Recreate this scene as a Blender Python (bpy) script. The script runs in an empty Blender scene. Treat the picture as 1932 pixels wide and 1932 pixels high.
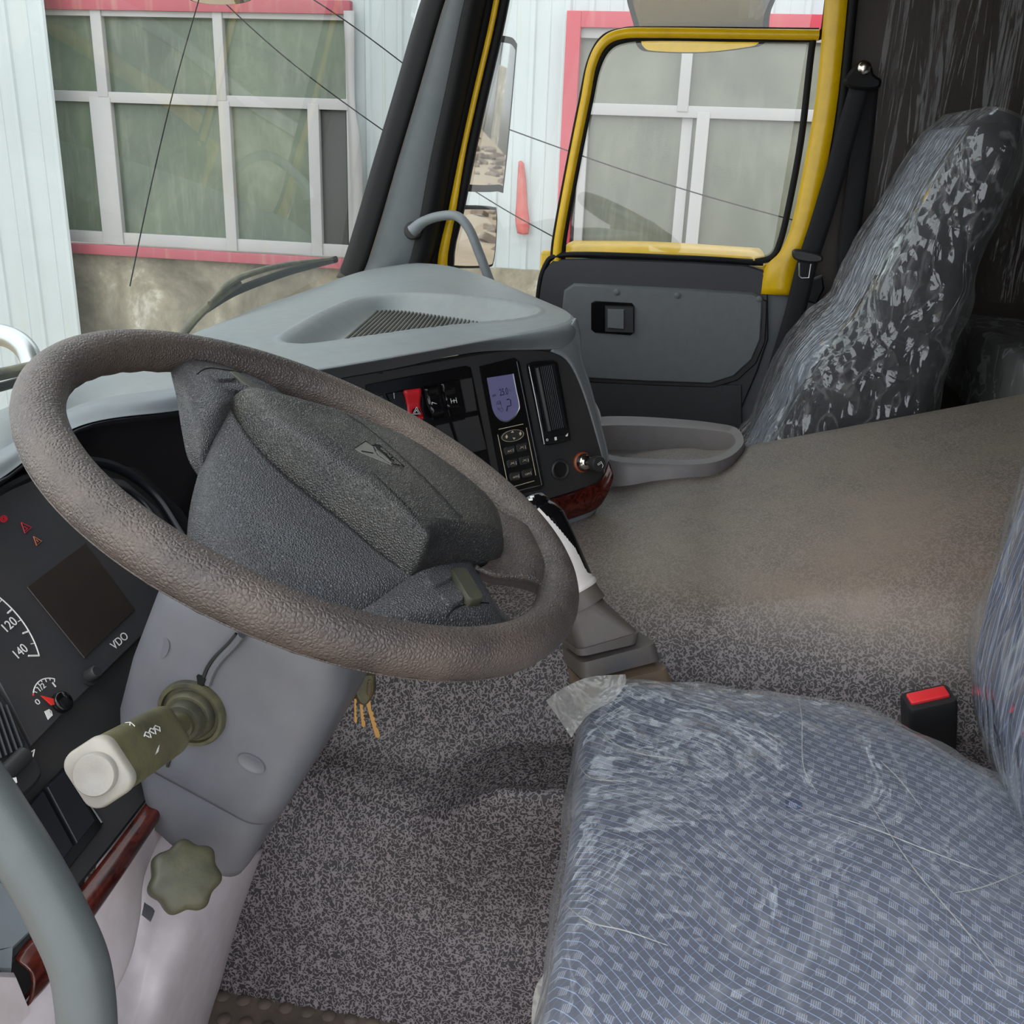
import bpy, bmesh, math, random
import numpy as np
from mathutils import Vector, Matrix, noise
random.seed(7)
S = bpy.context.scene
# ------------------------------------------------------------------ camera
F = 1880.0
CAM = np.array([-1.5, 0.0, 1.10])
_y, _p, _r = math.radians(9.7), math.radians(20.0), math.radians(2.2)
FW = np.array([math.cos(_p)*math.cos(_y), math.cos(_p)*math.sin(_y), -math.sin(_p)])
_rt = np.array([math.sin(_y), -math.cos(_y), 0.0]); _up = np.cross(_rt, FW)
RT = _rt*math.cos(_r)+_up*math.sin(_r); UPV = -_rt*math.sin(_r)+_up*math.cos(_r)
cd = bpy.data.cameras.new('camera'); cam = bpy.data.objects.new('camera', cd)
bpy.context.collection.objects.link(cam)
cd.sensor_width = 36; cd.sensor_height = 36; cd.lens = F/1932*36; cd.clip_start = 0.02; cd.clip_end = 200
M = Matrix((list(RT), list(UPV), list(-FW))).transposed().to_4x4(); M.translation = Vector(CAM)
cam.matrix_world = M; S.camera = cam
# ------------------------------------------------------------------ sky, sun, exposure
w = bpy.data.worlds.new('sky'); S.world = w; w.use_nodes = True
nt = w.node_tree; nt.nodes.clear()
wo = nt.nodes.new('ShaderNodeOutputWorld'); bg = nt.nodes.new('ShaderNodeBackground')
tc = nt.nodes.new('ShaderNodeTexCoord'); nz = nt.nodes.new('ShaderNodeTexNoise'); cr_ = nt.nodes.new('ShaderNodeValToRGB')
nz.inputs['Scale'].default_value = 2.0
nt.links.new(tc.outputs['Generated'], nz.inputs['Vector']); nt.links.new(nz.outputs['Fac'], cr_.inputs['Fac'])
cr_.color_ramp.elements[0].position = .3; cr_.color_ramp.elements[0].color = (.80, .87, .95, 1)
cr_.color_ramp.elements[1].position = .7; cr_.color_ramp.elements[1].color = (1, 1, 1, 1)
nt.links.new(cr_.outputs['Color'], bg.inputs['Color']); bg.inputs['Strength'].default_value = 1.75
nt.links.new(bg.outputs[0], wo.inputs[0])
sd = bpy.data.lights.new('sun', 'SUN'); sd.energy = .7; sd.angle = math.radians(40); sd.color = (1, .97, .93)
sun = bpy.data.objects.new('sun', sd); bpy.context.collection.objects.link(sun)
sun.rotation_euler = Vector((-0.45, 0.25, 0.85)).to_track_quat('Z', 'Y').to_euler()
vs = S.view_settings; vs.view_transform = 'Standard'; vs.look = 'None'; vs.gamma = 1; vs.use_curve_mapping = False
vs.exposure = 0.45
# ------------------------------------------------------------------ helpers
def A(*v): return np.array(v, float)
def ray(x, y): return FW+RT*(x-966)/F-UPV*(y-966)/F
def U(x, y, X=None, Y=None, Z=None, D=None, P=None):
    r = ray(x, y)
    if X is not None: t = (X-CAM[0])/r[0]
    elif Y is not None: t = (Y-CAM[1])/r[1]
    elif Z is not None: t = (Z-CAM[2])/r[2]
    elif P is not None: t = ((P[0]-CAM)@P[1])/(r@P[1])
    else: t = D
    return CAM+r*t
def unit(v): v = np.asarray(v, float); return v/np.linalg.norm(v)
def proj(p):
    d = np.asarray(p, float)-CAM; z = d@FW
    return (966+F*(d@RT)/z, 966-F*(d@UPV)/z)
def cr(pts, n, closed=False):
    P = [np.asarray(p, float) for p in pts]; m = len(P)
    if m == 2 and not closed: return [P[0]+(P[1]-P[0])*t for t in np.linspace(0, 1, n)]
    segs = m if closed else m-1
    out = []
    for k in range(n):
        t = (k/n if closed else k/(n-1))*segs
        i = min(int(t), segs-1); f = t-i
        if closed: a, b, c, d = P[(i-1) % m], P[i], P[(i+1) % m], P[(i+2) % m]
        else:
            b, c = P[i], P[i+1]
            a = P[i-1] if i > 0 else 2*b-c
            d = P[i+2] if i+2 < m else 2*c-b
        out.append(.5*((2*b)+(c-a)*f+(2*a-5*b+4*c-d)*f*f+(3*b-a-3*c+d)*f**3))
    return out
def patch(rows, nu, nv):
    R = [cr(r, nu) for r in rows]
    C = [cr([R[i][j] for i in range(len(R))], nv) for j in range(nu)]
    V = [C[j][i] for i in range(nv) for j in range(nu)]
    Fc = [(i*nu+j, i*nu+j+1, (i+1)*nu+j+1, (i+1)*nu+j) for i in range(nv-1) for j in range(nu-1)]
    return V, Fc
def rings(rs, cap=True, closed=False):
    n = len(rs[0]); V = [p for r in rs for p in r]; Fc = []
    for i in range(len(rs)-(0 if closed else 1)):
        k = (i+1) % len(rs)
        for j in range(n):
            q = (j+1) % n; Fc.append((i*n+j, i*n+q, k*n+q, k*n+j))
    if cap and not closed:
        Fc.append(tuple(range(n))[::-1]); b = (len(rs)-1)*n; Fc.append(tuple(range(b, b+n)))
    return V, Fc
def tube(path, r, n=14, steps=None, cap=True, flat=None):
    P = cr(path, steps) if steps else [np.asarray(p, float) for p in path]
    m = len(P); rr = r if hasattr(r, '__len__') else [r]*m
    if len(rr) != m: rr = np.interp(np.linspace(0, 1, m), np.linspace(0, 1, len(rr)), rr)
    T = [unit(P[min(i+1, m-1)]-P[max(i-1, 0)]) for i in range(m)]
    a = unit(np.cross(T[0], [0.13, .2, 1] if abs(T[0][2]) < .9 else [1, .1, 0])); rs = []
    for i in range(m):
        a = unit(a-T[i]*(a@T[i])); b = np.cross(T[i], a)
        f = 1 if flat is None else flat
        rs.append([P[i]+rr[i]*(math.cos(q)*a+f*math.sin(q)*b) for q in np.linspace(0, 2*math.pi, n, endpoint=False)])
    return rings(rs, cap)
def frame(o, x, nn):
    nn = unit(nn); x = unit(np.asarray(x)-nn*(np.asarray(x)@nn)); return np.asarray(o, float), x, np.cross(nn, x), nn
def disc_rings(fr, prof, n=32, sx=1, sy=1):
    o, x, y, z = fr
    return rings([[o+x*r*sx*math.cos(q)+y*r*sy*math.sin(q)+z*h for q in np.linspace(0, 2*math.pi, n, endpoint=False)] for r, h in prof])
def rr2(hw, hh, r, k=5, cx=0, cy=0):
    r = min(r, hw*.999, hh*.999); out = []
    for sx, sy, a0 in ((1, 1, 0), (-1, 1, 90), (-1, -1, 180), (1, -1, 270)):
        for i in range(k+1):
            a = math.radians(a0+90*i/k); out.append((cx+sx*(hw-r)+r*math.cos(a), cy+sy*(hh-r)+r*math.sin(a)))
    return out
def box(fr, hw, hh, d, r=.002, e=None):
    """rounded plate: front face at +d from origin plane, bevelled edge e"""
    o, x, y, z = fr; e = e if e is not None else min(abs(d)*.4, r)
    def ring(s, h): return [o+x*a+y*b+z*h for a, b in rr2(hw-s, hh-s, max(r-s, .0002))]
    return rings([ring(0, 0), ring(0, d-e), ring(e*.3, d-e*.3), ring(e, d)])
def prism(pts, nn, thk, e=.001):
    """closed outline pts (3d, on the front surface), extruded backwards along -nn"""
    nn = unit(nn); P = [np.asarray(p, float) for p in pts]; c = sum(P)/len(P)
    ins = []
    m = len(P); ar = sum(np.cross(P[i]-c, P[(i+1) % m]-c) for i in range(m)); s = 1 if ar@nn > 0 else -1
    for i in range(m):
        t = unit(unit(P[(i+1) % m]-P[i])+unit(P[i]-P[i-1])+1e-9); ins.append(P[i]+np.cross(nn, t)*e*s)
    R = [[p-nn*thk for p in P], [p-nn*e for p in P], ins]
    if s < 0: R = [r[::-1] for r in R]
    return rings(R)
def merge(*parts):
    V, Fc = [], []
    for v, f in parts:
        b = len(V); V += list(v); Fc += [tuple(i+b for i in q) for q in f]
    return V, Fc
COL = bpy.context.collection
def root_off(p):
    o = np.zeros(3)
    while p is not None: o = o+np.array(p.location); p = p.parent
    return o
def mk(name, vf, mat, parent=None, smooth=True, solid=0, sub=0, label=None, cat=None, group=None, kind=None, sharp=45, origin=None):
    V, Fc = vf; V = np.array([list(v) for v in V])
    if parent is None:
        off = np.array(origin) if origin is not None else np.array([(V[:, 0].min()+V[:, 0].max())/2, (V[:, 1].min()+V[:, 1].max())/2, V[:, 2].min()])
    else: off = root_off(parent)
    me = bpy.data.meshes.new(name); me.from_pydata([tuple(v-off) for v in V], [], Fc); me.update()
    bm = bmesh.new(); bm.from_mesh(me); bmesh.ops.recalc_face_normals(bm, faces=bm.faces); bm.to_mesh(me); bm.free()
    if smooth:
        for p in me.polygons: p.use_smooth = True
        if sharp: me.set_sharp_from_angle(angle=math.radians(sharp))
    o = bpy.data.objects.new(name, me); COL.objects.link(o)
    me.materials.append(mat)
    if parent is None: o.location = off
    else: o.parent = parent
    if solid:
        m_ = o.modifiers.new('s', 'SOLIDIFY'); m_.thickness = solid; m_.offset = -1
    if sub:
        m_ = o.modifiers.new('d', 'SUBSURF'); m_.levels = m_.render_levels = sub
    if label: o['label'] = label
    if cat: o['category'] = cat
    if group: o['group'] = group
    if kind: o['kind'] = kind
    return o
def thing(name, loc, label=None, cat=None, group=None, kind=None):
    o = bpy.data.objects.new(name, None); COL.objects.link(o); o.location = loc; o.empty_display_size = .05
    if label: o['label'] = label
    if cat: o['category'] = cat
    if group: o['group'] = group
    if kind: o['kind'] = kind
    return o
def text(name, s, p0, p1, nn, mat, parent, height=None, depth=.0003, lift=.0004, shear=0):
    """lettering from p0 to p1 (3d baseline ends) on a plane of normal nn"""
    cu = bpy.data.curves.new(name, 'FONT'); cu.body = s; cu.size = 1; cu.extrude = 0.0; cu.shear = shear
    tmp = bpy.data.objects.new('tmp', cu); COL.objects.link(tmp)
    bpy.context.view_layer.update()
    me = bpy.data.meshes.new_from_object(tmp.evaluated_get(bpy.context.evaluated_depsgraph_get()))
    bpy.data.objects.remove(tmp)
    xs = [v.co.x for v in me.vertices]; ys = [v.co.y for v in me.vertices]
    x0, x1, y0, y1 = min(xs), max(xs), min(ys), max(ys)
    o_, x, y, z = frame(p0, np.asarray(p1)-np.asarray(p0), nn); L = np.linalg.norm(np.asarray(p1)-np.asarray(p0))
    sx = L/(x1-x0); sy = (height/(y1-y0)) if height else sx
    off = root_off(parent)
    for v in me.vertices:
        q = o_+x*(v.co.x-x0)*sx+y*(v.co.y-y0)*sy+z*lift; v.co = Vector(q-off)
    me.materials.clear(); me.materials.append(mat)
    ob = bpy.data.objects.new(name, me); COL.objects.link(ob); ob.parent = parent
    m_ = ob.modifiers.new('s', 'SOLIDIFY'); m_.thickness = depth
    return ob
# ------------------------------------------------------------------ materials
def lin(c): return tuple(((v/255)/12.92 if v/255 <= .04045 else ((v/255+.055)/1.055)**2.4) for v in c)+(1,)
class NT:
    def __init__(s, name):
        s.m = bpy.data.materials.new(name); s.m.use_nodes = True; s.t = s.m.node_tree; s.t.nodes.clear()
        s.o = s.n('ShaderNodeOutputMaterial'); s.b = s.n('ShaderNodeBsdfPrincipled'); s.l(s.b.outputs[0], s.o.inputs[0])
        s.c = s.n('ShaderNodeTexCoord').outputs['Object']
    def n(s, k): return s.t.nodes.new(k)
    def l(s, a, b): s.t.links.new(a, b)
    def noise(s, sc, det=2, vec=None, dist=0, rough=.5):
        k = s.n('ShaderNodeTexNoise'); k.inputs['Scale'].default_value = sc; k.inputs['Detail'].default_value = det
        k.inputs['Distortion'].default_value = dist; k.inputs['Roughness'].default_value = rough
        s.l(vec or s.c, k.inputs['Vector']); return k.outputs['Fac']
    def voro(s, sc, feat='F1', vec=None):
        k = s.n('ShaderNodeTexVoronoi'); k.feature = feat; k.inputs['Scale'].default_value = sc; s.l(vec or s.c, k.inputs['Vector']); return k.outputs['Distance']
    def mapv(s, sc=(1, 1, 1), rot=(0, 0, 0)):
        k = s.n('ShaderNodeMapping'); k.inputs['Scale'].default_value = sc; k.inputs['Rotation'].default_value = rot; s.l(s.c, k.inputs['Vector']); return k.outputs[0]
    def ramp(s, v, stops):
        k = s.n('ShaderNodeValToRGB'); e = k.color_ramp.elements
        while len(e) < len(stops): e.new(.5)
        for q, (p, c) in zip(e, stops): q.position = p; q.color = c if len(c) == 4 else tuple(c)+(1,)
        s.l(v, k.inputs['Fac']); return k.outputs['Color']
    def rf(s, v, a, b):
        if a > b: return s.ramp(v, [(b, (1, 1, 1, 1)), (a, (0, 0, 0, 1))])
        return s.ramp(v, [(a, (0, 0, 0, 1)), (b, (1, 1, 1, 1))])
    def schlick(s, f0, nrm=None):
        k = s.n('ShaderNodeLayerWeight'); k.inputs['Blend'].default_value = .5
        if nrm is not None: s.l(nrm, k.inputs['Normal'])
        return s.math('ADD', s.math('MULTIPLY', s.math('POWER', k.outputs['Facing'], 5.0), 1-f0), f0)
    def mix(s, f, a, b):
        k = s.n('ShaderNodeMix'); k.data_type = 'RGBA'
        for v, i in ((f, 0), (a, 6), (b, 7)):
            if isinstance(v, (int, float)): k.inputs[i].default_value = v
            elif isinstance(v, tuple): k.inputs[i].default_value = v
            else: s.l(v, k.inputs[i])
        return k.outputs[2]
    def math(s, op, a, b=None):
        k = s.n('ShaderNodeMath'); k.operation = op
        for v, i in ((a, 0), (b, 1)):
            if v is None: continue
            if isinstance(v, (int, float)): k.inputs[i].default_value = v
            else: s.l(v, k.inputs[i])
        return k.outputs[0]
    def bump(s, h, st=.3, d=.001, prev=None):
        k = s.n('ShaderNodeBump'); k.inputs['Strength'].default_value = st; k.inputs['Distance'].default_value = d
        s.l(h, k.inputs['Height'])
        if prev is not None: s.l(prev, k.inputs['Normal'])
        s.l(k.outputs[0], s.b.inputs['Normal']); return k.outputs[0]
    def base(s, c):
        if isinstance(c, tuple): s.b.inputs['Base Color'].default_value = c
        else: s.l(c, s.b.inputs['Base Color'])
    def set(s, rough=.5, metal=0, spec=.5):
        s.b.inputs['Roughness'].default_value = rough; s.b.inputs['Metallic'].default_value = metal; s.b.inputs['Specular IOR Level'].default_value = spec
def plastic(name, c, rough=.5, dust=None, damt=.5, dsc=6, grain=900, gst=.15, spec=.5, leather=0, metal=0):
    k = NT(name); c = lin(c)
    v = k.noise(40, 3); base = k.mix(k.rf(v, .3, .8), c, tuple(x*.86 for x in c[:3])+(1,))
    if dust:
        f = k.math('MULTIPLY', k.rf(k.noise(dsc, 6, rough=.65), .38, .68), damt); base = k.mix(f, base, lin(dust))
    k.base(base); k.set(rough, metal, spec)
    if leather:
        d = k.voro(leather, 'DISTANCE_TO_EDGE', None); k.bump(k.rf(d, 0, .35), gst, .0012)
    elif grain: k.bump(k.noise(grain, 2), gst, .0006)
    return k.m
def flat(name, c, rough=.5, metal=0, spec=.5, emit=0):
    k = NT(name); c = lin(c)
    k.base(k.mix(k.rf(k.noise(60, 2), .3, .7), c, tuple(x*.93 for x in c[:3])+(1,))); k.set(rough, metal, spec)
    if emit: k.b.inputs['Emission Color'].default_value = c; k.b.inputs['Emission Strength'].default_value = emit
    return k.m
def glass(name, tint=(.96, .98, .96, 1), gl=.06, haze=.0, hz=(.8, .82, .78, 1), dirt=False):
    k = NT(name); tr = k.n('ShaderNodeBsdfTransparent'); tr.inputs[0].default_value = tint
    g = k.n('ShaderNodeBsdfGlossy'); g.inputs['Roughness'].default_value = .02
    m1 = k.n('ShaderNodeMixShader'); k.l(k.schlick(gl), m1.inputs[0]); k.l(tr.outputs[0], m1.inputs[1]); k.l(g.outputs[0], m1.inputs[2])
    d = k.n('ShaderNodeBsdfDiffuse'); d.inputs[0].default_value = hz
    m2 = k.n('ShaderNodeMixShader'); k.l(m1.outputs[0], m2.inputs[1]); k.l(d.outputs[0], m2.inputs[2])
    k.l(k.math('MULTIPLY', k.rf(k.noise(3, 5), .25, .8), haze*2), m2.inputs[0]); k.l(m2.outputs[0], k.o.inputs[0]); return k.m
def film(name, milk=.12, sc=9, facet=0, rough=.09, st=.9, tint=(.97, .98, .98, 1), stretch=(1, 1, 1), rot=(0, 0, 0), gl=.16, crease=.5, mk_=(.75, .78, .8, 1)):
    """clear wrinkled polythene"""
    k = NT(name); vec = k.mapv(stretch, rot)
    n1 = k.noise(sc, 3, vec, 1.2); n2 = k.noise(sc*4, 2, vec, .8); v = k.voro(sc*1.4, 'DISTANCE_TO_EDGE', vec)
    ridge = k.math('ABSOLUTE', k.math('SUBTRACT', n1, .5))
    h = k.math('ADD', k.math('MULTIPLY', k.rf(ridge, 0, .12), .9), k.math('MULTIPLY', n2, .35))
    if facet:
        f1 = k.voro(facet, 'F1', vec); h = k.math('ADD', k.math('MULTIPLY', h, .4), k.math('MULTIPLY', f1, 2.2))
    bp = k.n('ShaderNodeBump'); bp.inputs['Strength'].default_value = st; bp.inputs['Distance'].default_value = .006; k.l(h, bp.inputs['Height'])
    tr = k.n('ShaderNodeBsdfTransparent'); tr.inputs[0].default_value = tint
    g = k.n('ShaderNodeBsdfGlossy'); g.inputs['Roughness'].default_value = rough; g.inputs['Color'].default_value = (.95, .97, 1, 1); k.l(bp.outputs[0], g.inputs['Normal'])
    m1 = k.n('ShaderNodeMixShader'); k.l(k.schlick(gl+.03, bp.outputs[0]), m1.inputs[0]); k.l(tr.outputs[0], m1.inputs[1]); k.l(g.outputs[0], m1.inputs[2])
    d = k.n('ShaderNodeBsdfDiffuse'); d.inputs[0].default_value = mk_; t2 = k.n('ShaderNodeBsdfTranslucent'); t2.inputs[0].default_value = mk_
    md = k.n('ShaderNodeMixShader'); md.inputs[0].default_value = .4; k.l(d.outputs[0], md.inputs[1]); k.l(t2.outputs[0], md.inputs[2])
    lines = k.rf(ridge, .035, .0); cf = k.math('ADD', k.math('MULTIPLY', lines, crease), milk)
    m2 = k.n('ShaderNodeMixShader'); k.l(cf, m2.inputs[0]); k.l(m1.outputs[0], m2.inputs[1]); k.l(md.outputs[0], m2.inputs[2])
    k.l(m2.outputs[0], k.o.inputs[0]); return k.m
# ------------------------------------------------------------------ material set
DUST = (128, 112, 98)
m_dash = plastic('dash_grey', (118, 127, 133), .55, DUST, .25, 5, 500, .12)
m_dashtop = plastic('dash_top_grey', (122, 131, 135), .5, (140, 135, 125), .3, 7, 500, .12)
m_black = plastic('black_plastic', (40, 41, 43), .5, (70, 64, 58), .25, 10, 900, .15)
m_gloss = plastic('gloss_black', (16, 16, 18), .12, None, 0, 5, 0)
m_piano = plastic('hood_black', (22, 24, 30), .35, None, 0, 5, 400, .1)
m_rim = plastic('rim_rubber', (70, 64, 62), .40, (108, 96, 87), .8, 7, 0, .55, leather=330)
m_hub = plastic('hub_grain', (64, 67, 72), .38, (88, 82, 77), .4, 9, 0, .8, leather=460)
m_pad = plastic('pad_grain', (44, 45, 47), .28, (80, 78, 70), .65, 8, 0, .6, leather=460)
m_column = plastic('column_grey', (100, 103, 111), .42, (120, 116, 112), .25, 6, 500, .1)
m_lilac = plastic('pale_lower_trim', (216, 208, 214), .4, (180, 168, 166), .25, 5, 300, .1)
m_dusty = plastic('dusty_black', (54, 54, 46), .55, (118, 114, 76), .9, 12, 500, .2)
m_knobd = plastic('dusty_knob', (48, 50, 44), .5, (86, 84, 62), .95, 11, 300, .3)
m_greycap = plastic('grey_cap', (150, 147, 145), .5, (176, 172, 140), .5, 18, 300, .2)
m_trim = plastic('door_grey', (104, 109, 112), .5, None, .2, 6, 400, .15)
m_trimd = plastic('door_charcoal', (56, 58, 62), .55, None, .2, 6, 400, .15)
m_pillar = plastic('pillar_grey', (84, 91, 95), .5, (110, 104, 100), .2, 4, 400, .12)
m_rubber = plastic('rubber_black', (22, 22, 24), .65, None, .2, 6, 300, .1, spec=.25)
m_yellow = plastic('yellow_paint', (236, 190, 8), .28, (190, 150, 20), .25, 5, 0)
m_boot = plastic('boot_rubber', (72, 72, 76), .5, (128, 112, 90), .55, 5, 600, .2)
m_bootb = plastic('boot_brown', (98, 84, 72), .6, (132, 112, 92), .9, 9, 600, .2)
m_white = plastic('white_paint', (226, 222, 220), .3, (170, 160, 130), .3, 9, 0)
m_red = plastic('red_plastic', (196, 30, 42), .4, None, 0, 5, 300, .05)
m_redb = plastic('buckle_red', (235, 52, 58), .45, None, 0, 5, 300, .05)
m_ink = flat('white_ink', (235, 235, 232), .5); m_inkr = flat('red_ink', (190, 40, 55), .5); m_inko = flat('orange_ink', (190, 110, 70), .5)
m_gold = flat('cream_ink', (214, 200, 168), .5)
m_lcdink = flat('lcd_ink', (42, 40, 78), .5)
m_lcd = NT('lcd_blue'); m_lcd.base(lin((92, 92, 126))); m_lcd.set(.15); m_lcd.b.inputs['Emission Color'].default_value = lin((112, 110, 150)); m_lcd.b.inputs['Emission Strength'].default_value = .12; m_lcd = m_lcd.m
m_chrome = flat('chrome', (200, 195, 185), .16, 1); m_brass = flat('key_brass', (176, 140, 88), .35, .8); m_steel = flat('steel', (190, 195, 195), .3, 1)
m_amber = flat('amber_ring', (150, 70, 40), .4)
m_screen = plastic('dark_screen', (44, 38, 36), .3, (60, 54, 48), .5, 20, 0)
m_cluster = plastic('cluster_face', (54, 56, 60), .42, (84, 72, 66), .35, 6, 600, .1)
m_belt = NT('belt_webbing'); m_belt.base(lin((22, 22, 26))); m_belt.set(.8); m_belt.bump(m_belt.noise(700, 1), .5, .001); m_belt = m_belt.m
m_glass = glass('windscreen_glass', (.95, .98, .95, 1), .05, .035, (.75, .8, .74, 1)); m_sglass = glass('door_glass', (.97, .985, .97, 1), .045, .02)
m_mirror = NT('mirror'); m_mirror.base((.9, .9, .9, 1)); m_mirror.set(.015, 1); m_mirror = m_mirror.m
def wood():
    k = NT('burr_wood'); v = k.noise(26, 5, k.mapv((1, 2.2, 2.2)), 2.2)
    k.base(k.ramp(v, [(.25, lin((26, 10, 9))), (.45, lin((54, 18, 14))), (.6, lin((76, 28, 20))), (.8, lin((34, 13, 12)))])); k.set(.22); return k.m
m_wood = wood()
def mat_floor(name, dusty):
    """black vinyl mat with a grey squiggle pattern, brown dust where feet and dust settle"""
    k = NT(name); n1 = k.noise(215, .6, None, .5, .4); q = k.math('ABSOLUTE', k.math('SUBTRACT', n1, .5))
    li = k.rf(q, .085, .05); col = k.mix(li, lin((52, 49, 51)), lin((128, 121, 123)))
    sep = k.n('ShaderNodeSeparateXYZ'); k.l(k.c, sep.inputs[0])
    big = k.noise(3.2, 6, None, .3, .62); fine = k.noise(24, 4)
    f = k.math('ADD', k.math('MULTIPLY', k.rf(big, .3, .72), .55), k.math('MULTIPLY', k.rf(fine, .3, .7), .18))
    if dusty:
        g = k.rf(sep.outputs[2], .50, .575); f = k.math('MULTIPLY', k.math('ADD', f, .30), g)
        col = k.mix(f, col, k.mix(k.rf(k.noise(1.7, 4), .35, .65), lin((142, 127, 113)), lin((124, 118, 107))))
    else: col = k.mix(k.math('MULTIPLY', f, .2), col, lin(DUST))
    k.base(col); k.set(.5, 0, .45); k.bump(n1, .35, .0012); return k.m
m_tunnel = mat_floor('tunnel_mat', True); m_footmat = plastic('foot_mat', (92, 82, 76), .65, (130, 115, 102), .8, 9, 350, .5)
def fabric():
    k = NT('seat_fabric'); sep = k.n('ShaderNodeSeparateXYZ'); k.l(k.c, sep.inputs[0]); X, Y = sep.outputs[0], sep.outputs[1]
    # woven gingham patches
    vec = k.mapv((1, 1, 1), (0, 0, math.radians(12))); s2 = k.n('ShaderNodeSeparateXYZ'); k.l(vec, s2.inputs[0])
    def wave(v, f, ph=0): return k.math('SINE', k.math('ADD', k.math('MULTIPLY', v, f), ph))
    a = wave(s2.outputs[0], 2*math.pi/.0155); b = wave(s2.outputs[1], 2*math.pi/.0155)
    row = k.rf(a, -.15, .1)
    sft = k.math('ADD', s2.outputs[1], k.math('MULTIPLY', k.rf(wave(s2.outputs[0], math.pi/.0155), -.01, .01), .0078))
    dash = k.math('MULTIPLY', row, k.rf(wave(sft, 2*math.pi/.0155), -.1, .2))
    tick = k.math('ADD', .55, k.math('MULTIPLY', wave(s2.outputs[1], 2*math.pi/.0016), .45))
    col = k.mix(k.math('MULTIPLY', dash, tick), lin((64, 70, 92)), lin((148, 152, 164)))
    # fine blue net over it: two families of wavy threads
    wv = k.math('MULTIPLY', wave(k.math('ADD', Y, k.math('MULTIPLY', X, .35)), 2*math.pi/.21), .008)
    g = k.math('ADD', k.math('ADD', k.math('MULTIPLY', X, .8), k.math('MULTIPLY', Y, -.6)), wv)
    l1 = k.rf(k.math('ABSOLUTE', wave(g, math.pi/.0075)), .2, .08)
    g2 = k.math('ADD', k.math('ADD', Y, k.math('MULTIPLY', X, .55)), k.math('MULTIPLY', wave(X, 2*math.pi/.21), .014))
    l2 = k.rf(k.math('ABSOLUTE', wave(g2, math.pi/.011)), .1, .04)
    col = k.mix(l1, col, lin((150, 172, 216))); col = k.mix(k.math('MULTIPLY', l2, .35), col, lin((150, 168, 205)))
    k.base(col); k.set(.85, 0, .2); k.b.inputs['Sheen Weight'].default_value = .2; k.bump(k.math('ADD', dash, l1), .4, .001); return k.m
m_fabric = fabric()
m_darkfab = plastic('dark_seat_cloth', (30, 31, 38), .8, None, 0, 5, 500, .3)
m_film = film('clear_film', .14, 7, 0, .12, .6, gl=.07, crease=.13)
m_film2 = film('shiny_film', .09, 13, 42, .1, 1.0, stretch=(1.3, 1, .5), gl=.06, crease=.2)
m_film5 = film('loose_film', .03, 8, 0, .1, .8, stretch=(1, 1, .4), gl=.05, crease=.22)
m_film3 = film('wall_film', .0, 5, 0, .08, .8, stretch=(1, 4, .3), gl=-.01, crease=.012)
m_film4 = film('bunk_film', .16, 7, 14, .12, .9, gl=.06, crease=.3)
m_film6 = film('milky_film', .42, 16, 0, .15, .5, gl=.06, crease=.25, mk_=(.6, .6, .56, 1))
def panelmat(name, c, rust=.5):
    k = NT(name); base = k.mix(k.rf(k.noise(1.2, 5), .3, .7), lin(c), lin(tuple(v*.93 for v in c)))
    st = k.rf(k.noise(3, 4, k.mapv((6, 6, .35))), .56, .8); base = k.mix(k.math('MULTIPLY', st, .35*rust), base, lin((176, 168, 140)))
    sp = k.rf(k.voro(1.9), .02, .012); base = k.mix(sp, base, lin((96, 66, 44)))
    k.base(base); k.set(.45); k.bump(k.noise(1.6, 3), .5, .02); return k.m
m_panel = panelmat('white_sheet', (186, 196, 199)); m_frame = panelmat('window_white', (164, 164, 165), 1); m_strip = panelmat('red_strip', (160, 74, 86), 1)
m_redf = panelmat('red_frame', (176, 42, 62), .8); m_redtape = plastic('red_tape', (186, 74, 72), .5, (196, 120, 112), .8, 12, 200, .3)
def concrete():
    k = NT('stained_concrete'); a = k.noise(2.2, 8, None, .4, .68); b = k.noise(3, 6, k.mapv((4, 4, .8)))
    c = k.ramp(a, [(.3, lin((84, 79, 68))), (.46, lin((118, 112, 98))), (.58, lin((144, 138, 122))), (.68, lin((196, 192, 182)))])
    k.base(k.mix(k.math('MULTIPLY', k.rf(b, .5, .75), .4), c, lin((92, 84, 70)))); k.set(.85); k.bump(a, .4, .01); return k.m
m_conc = concrete()
def dirty_pane(name, c1, c2, c3):
    k = NT(name); a = k.noise(1.3, 6, None, .5, .6); b = k.noise(3.5, 6, k.mapv((3, 3, .5)), .3, .7)
    c = k.ramp(a, [(.3, lin(c1)), (.5, lin(c2)), (.7, lin(c3))]); c = k.mix(k.math('MULTIPLY', k.rf(b, .5, .78), .5), c, lin((136, 138, 126)))
    k.base(c); k.set(.22, 0, .4); return k.m
m_pane = dirty_pane('dusty_green_pane', (72, 82, 74), (92, 104, 88), (114, 124, 106)); m_pane2 = dirty_pane('dusty_grey_pane', (82, 86, 76), (102, 105, 92), (120, 122, 110))
m_void = flat('dark_opening', (50, 50, 46), .4)
m_ground = plastic('dirt_ground', (168, 152, 130), .9, (140, 124, 104), .8, .8, 20, .4)
m_back = plastic('brown_headlining', (62, 54, 49), .5, (50, 44, 42), .4, 3, 200, .2)
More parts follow.
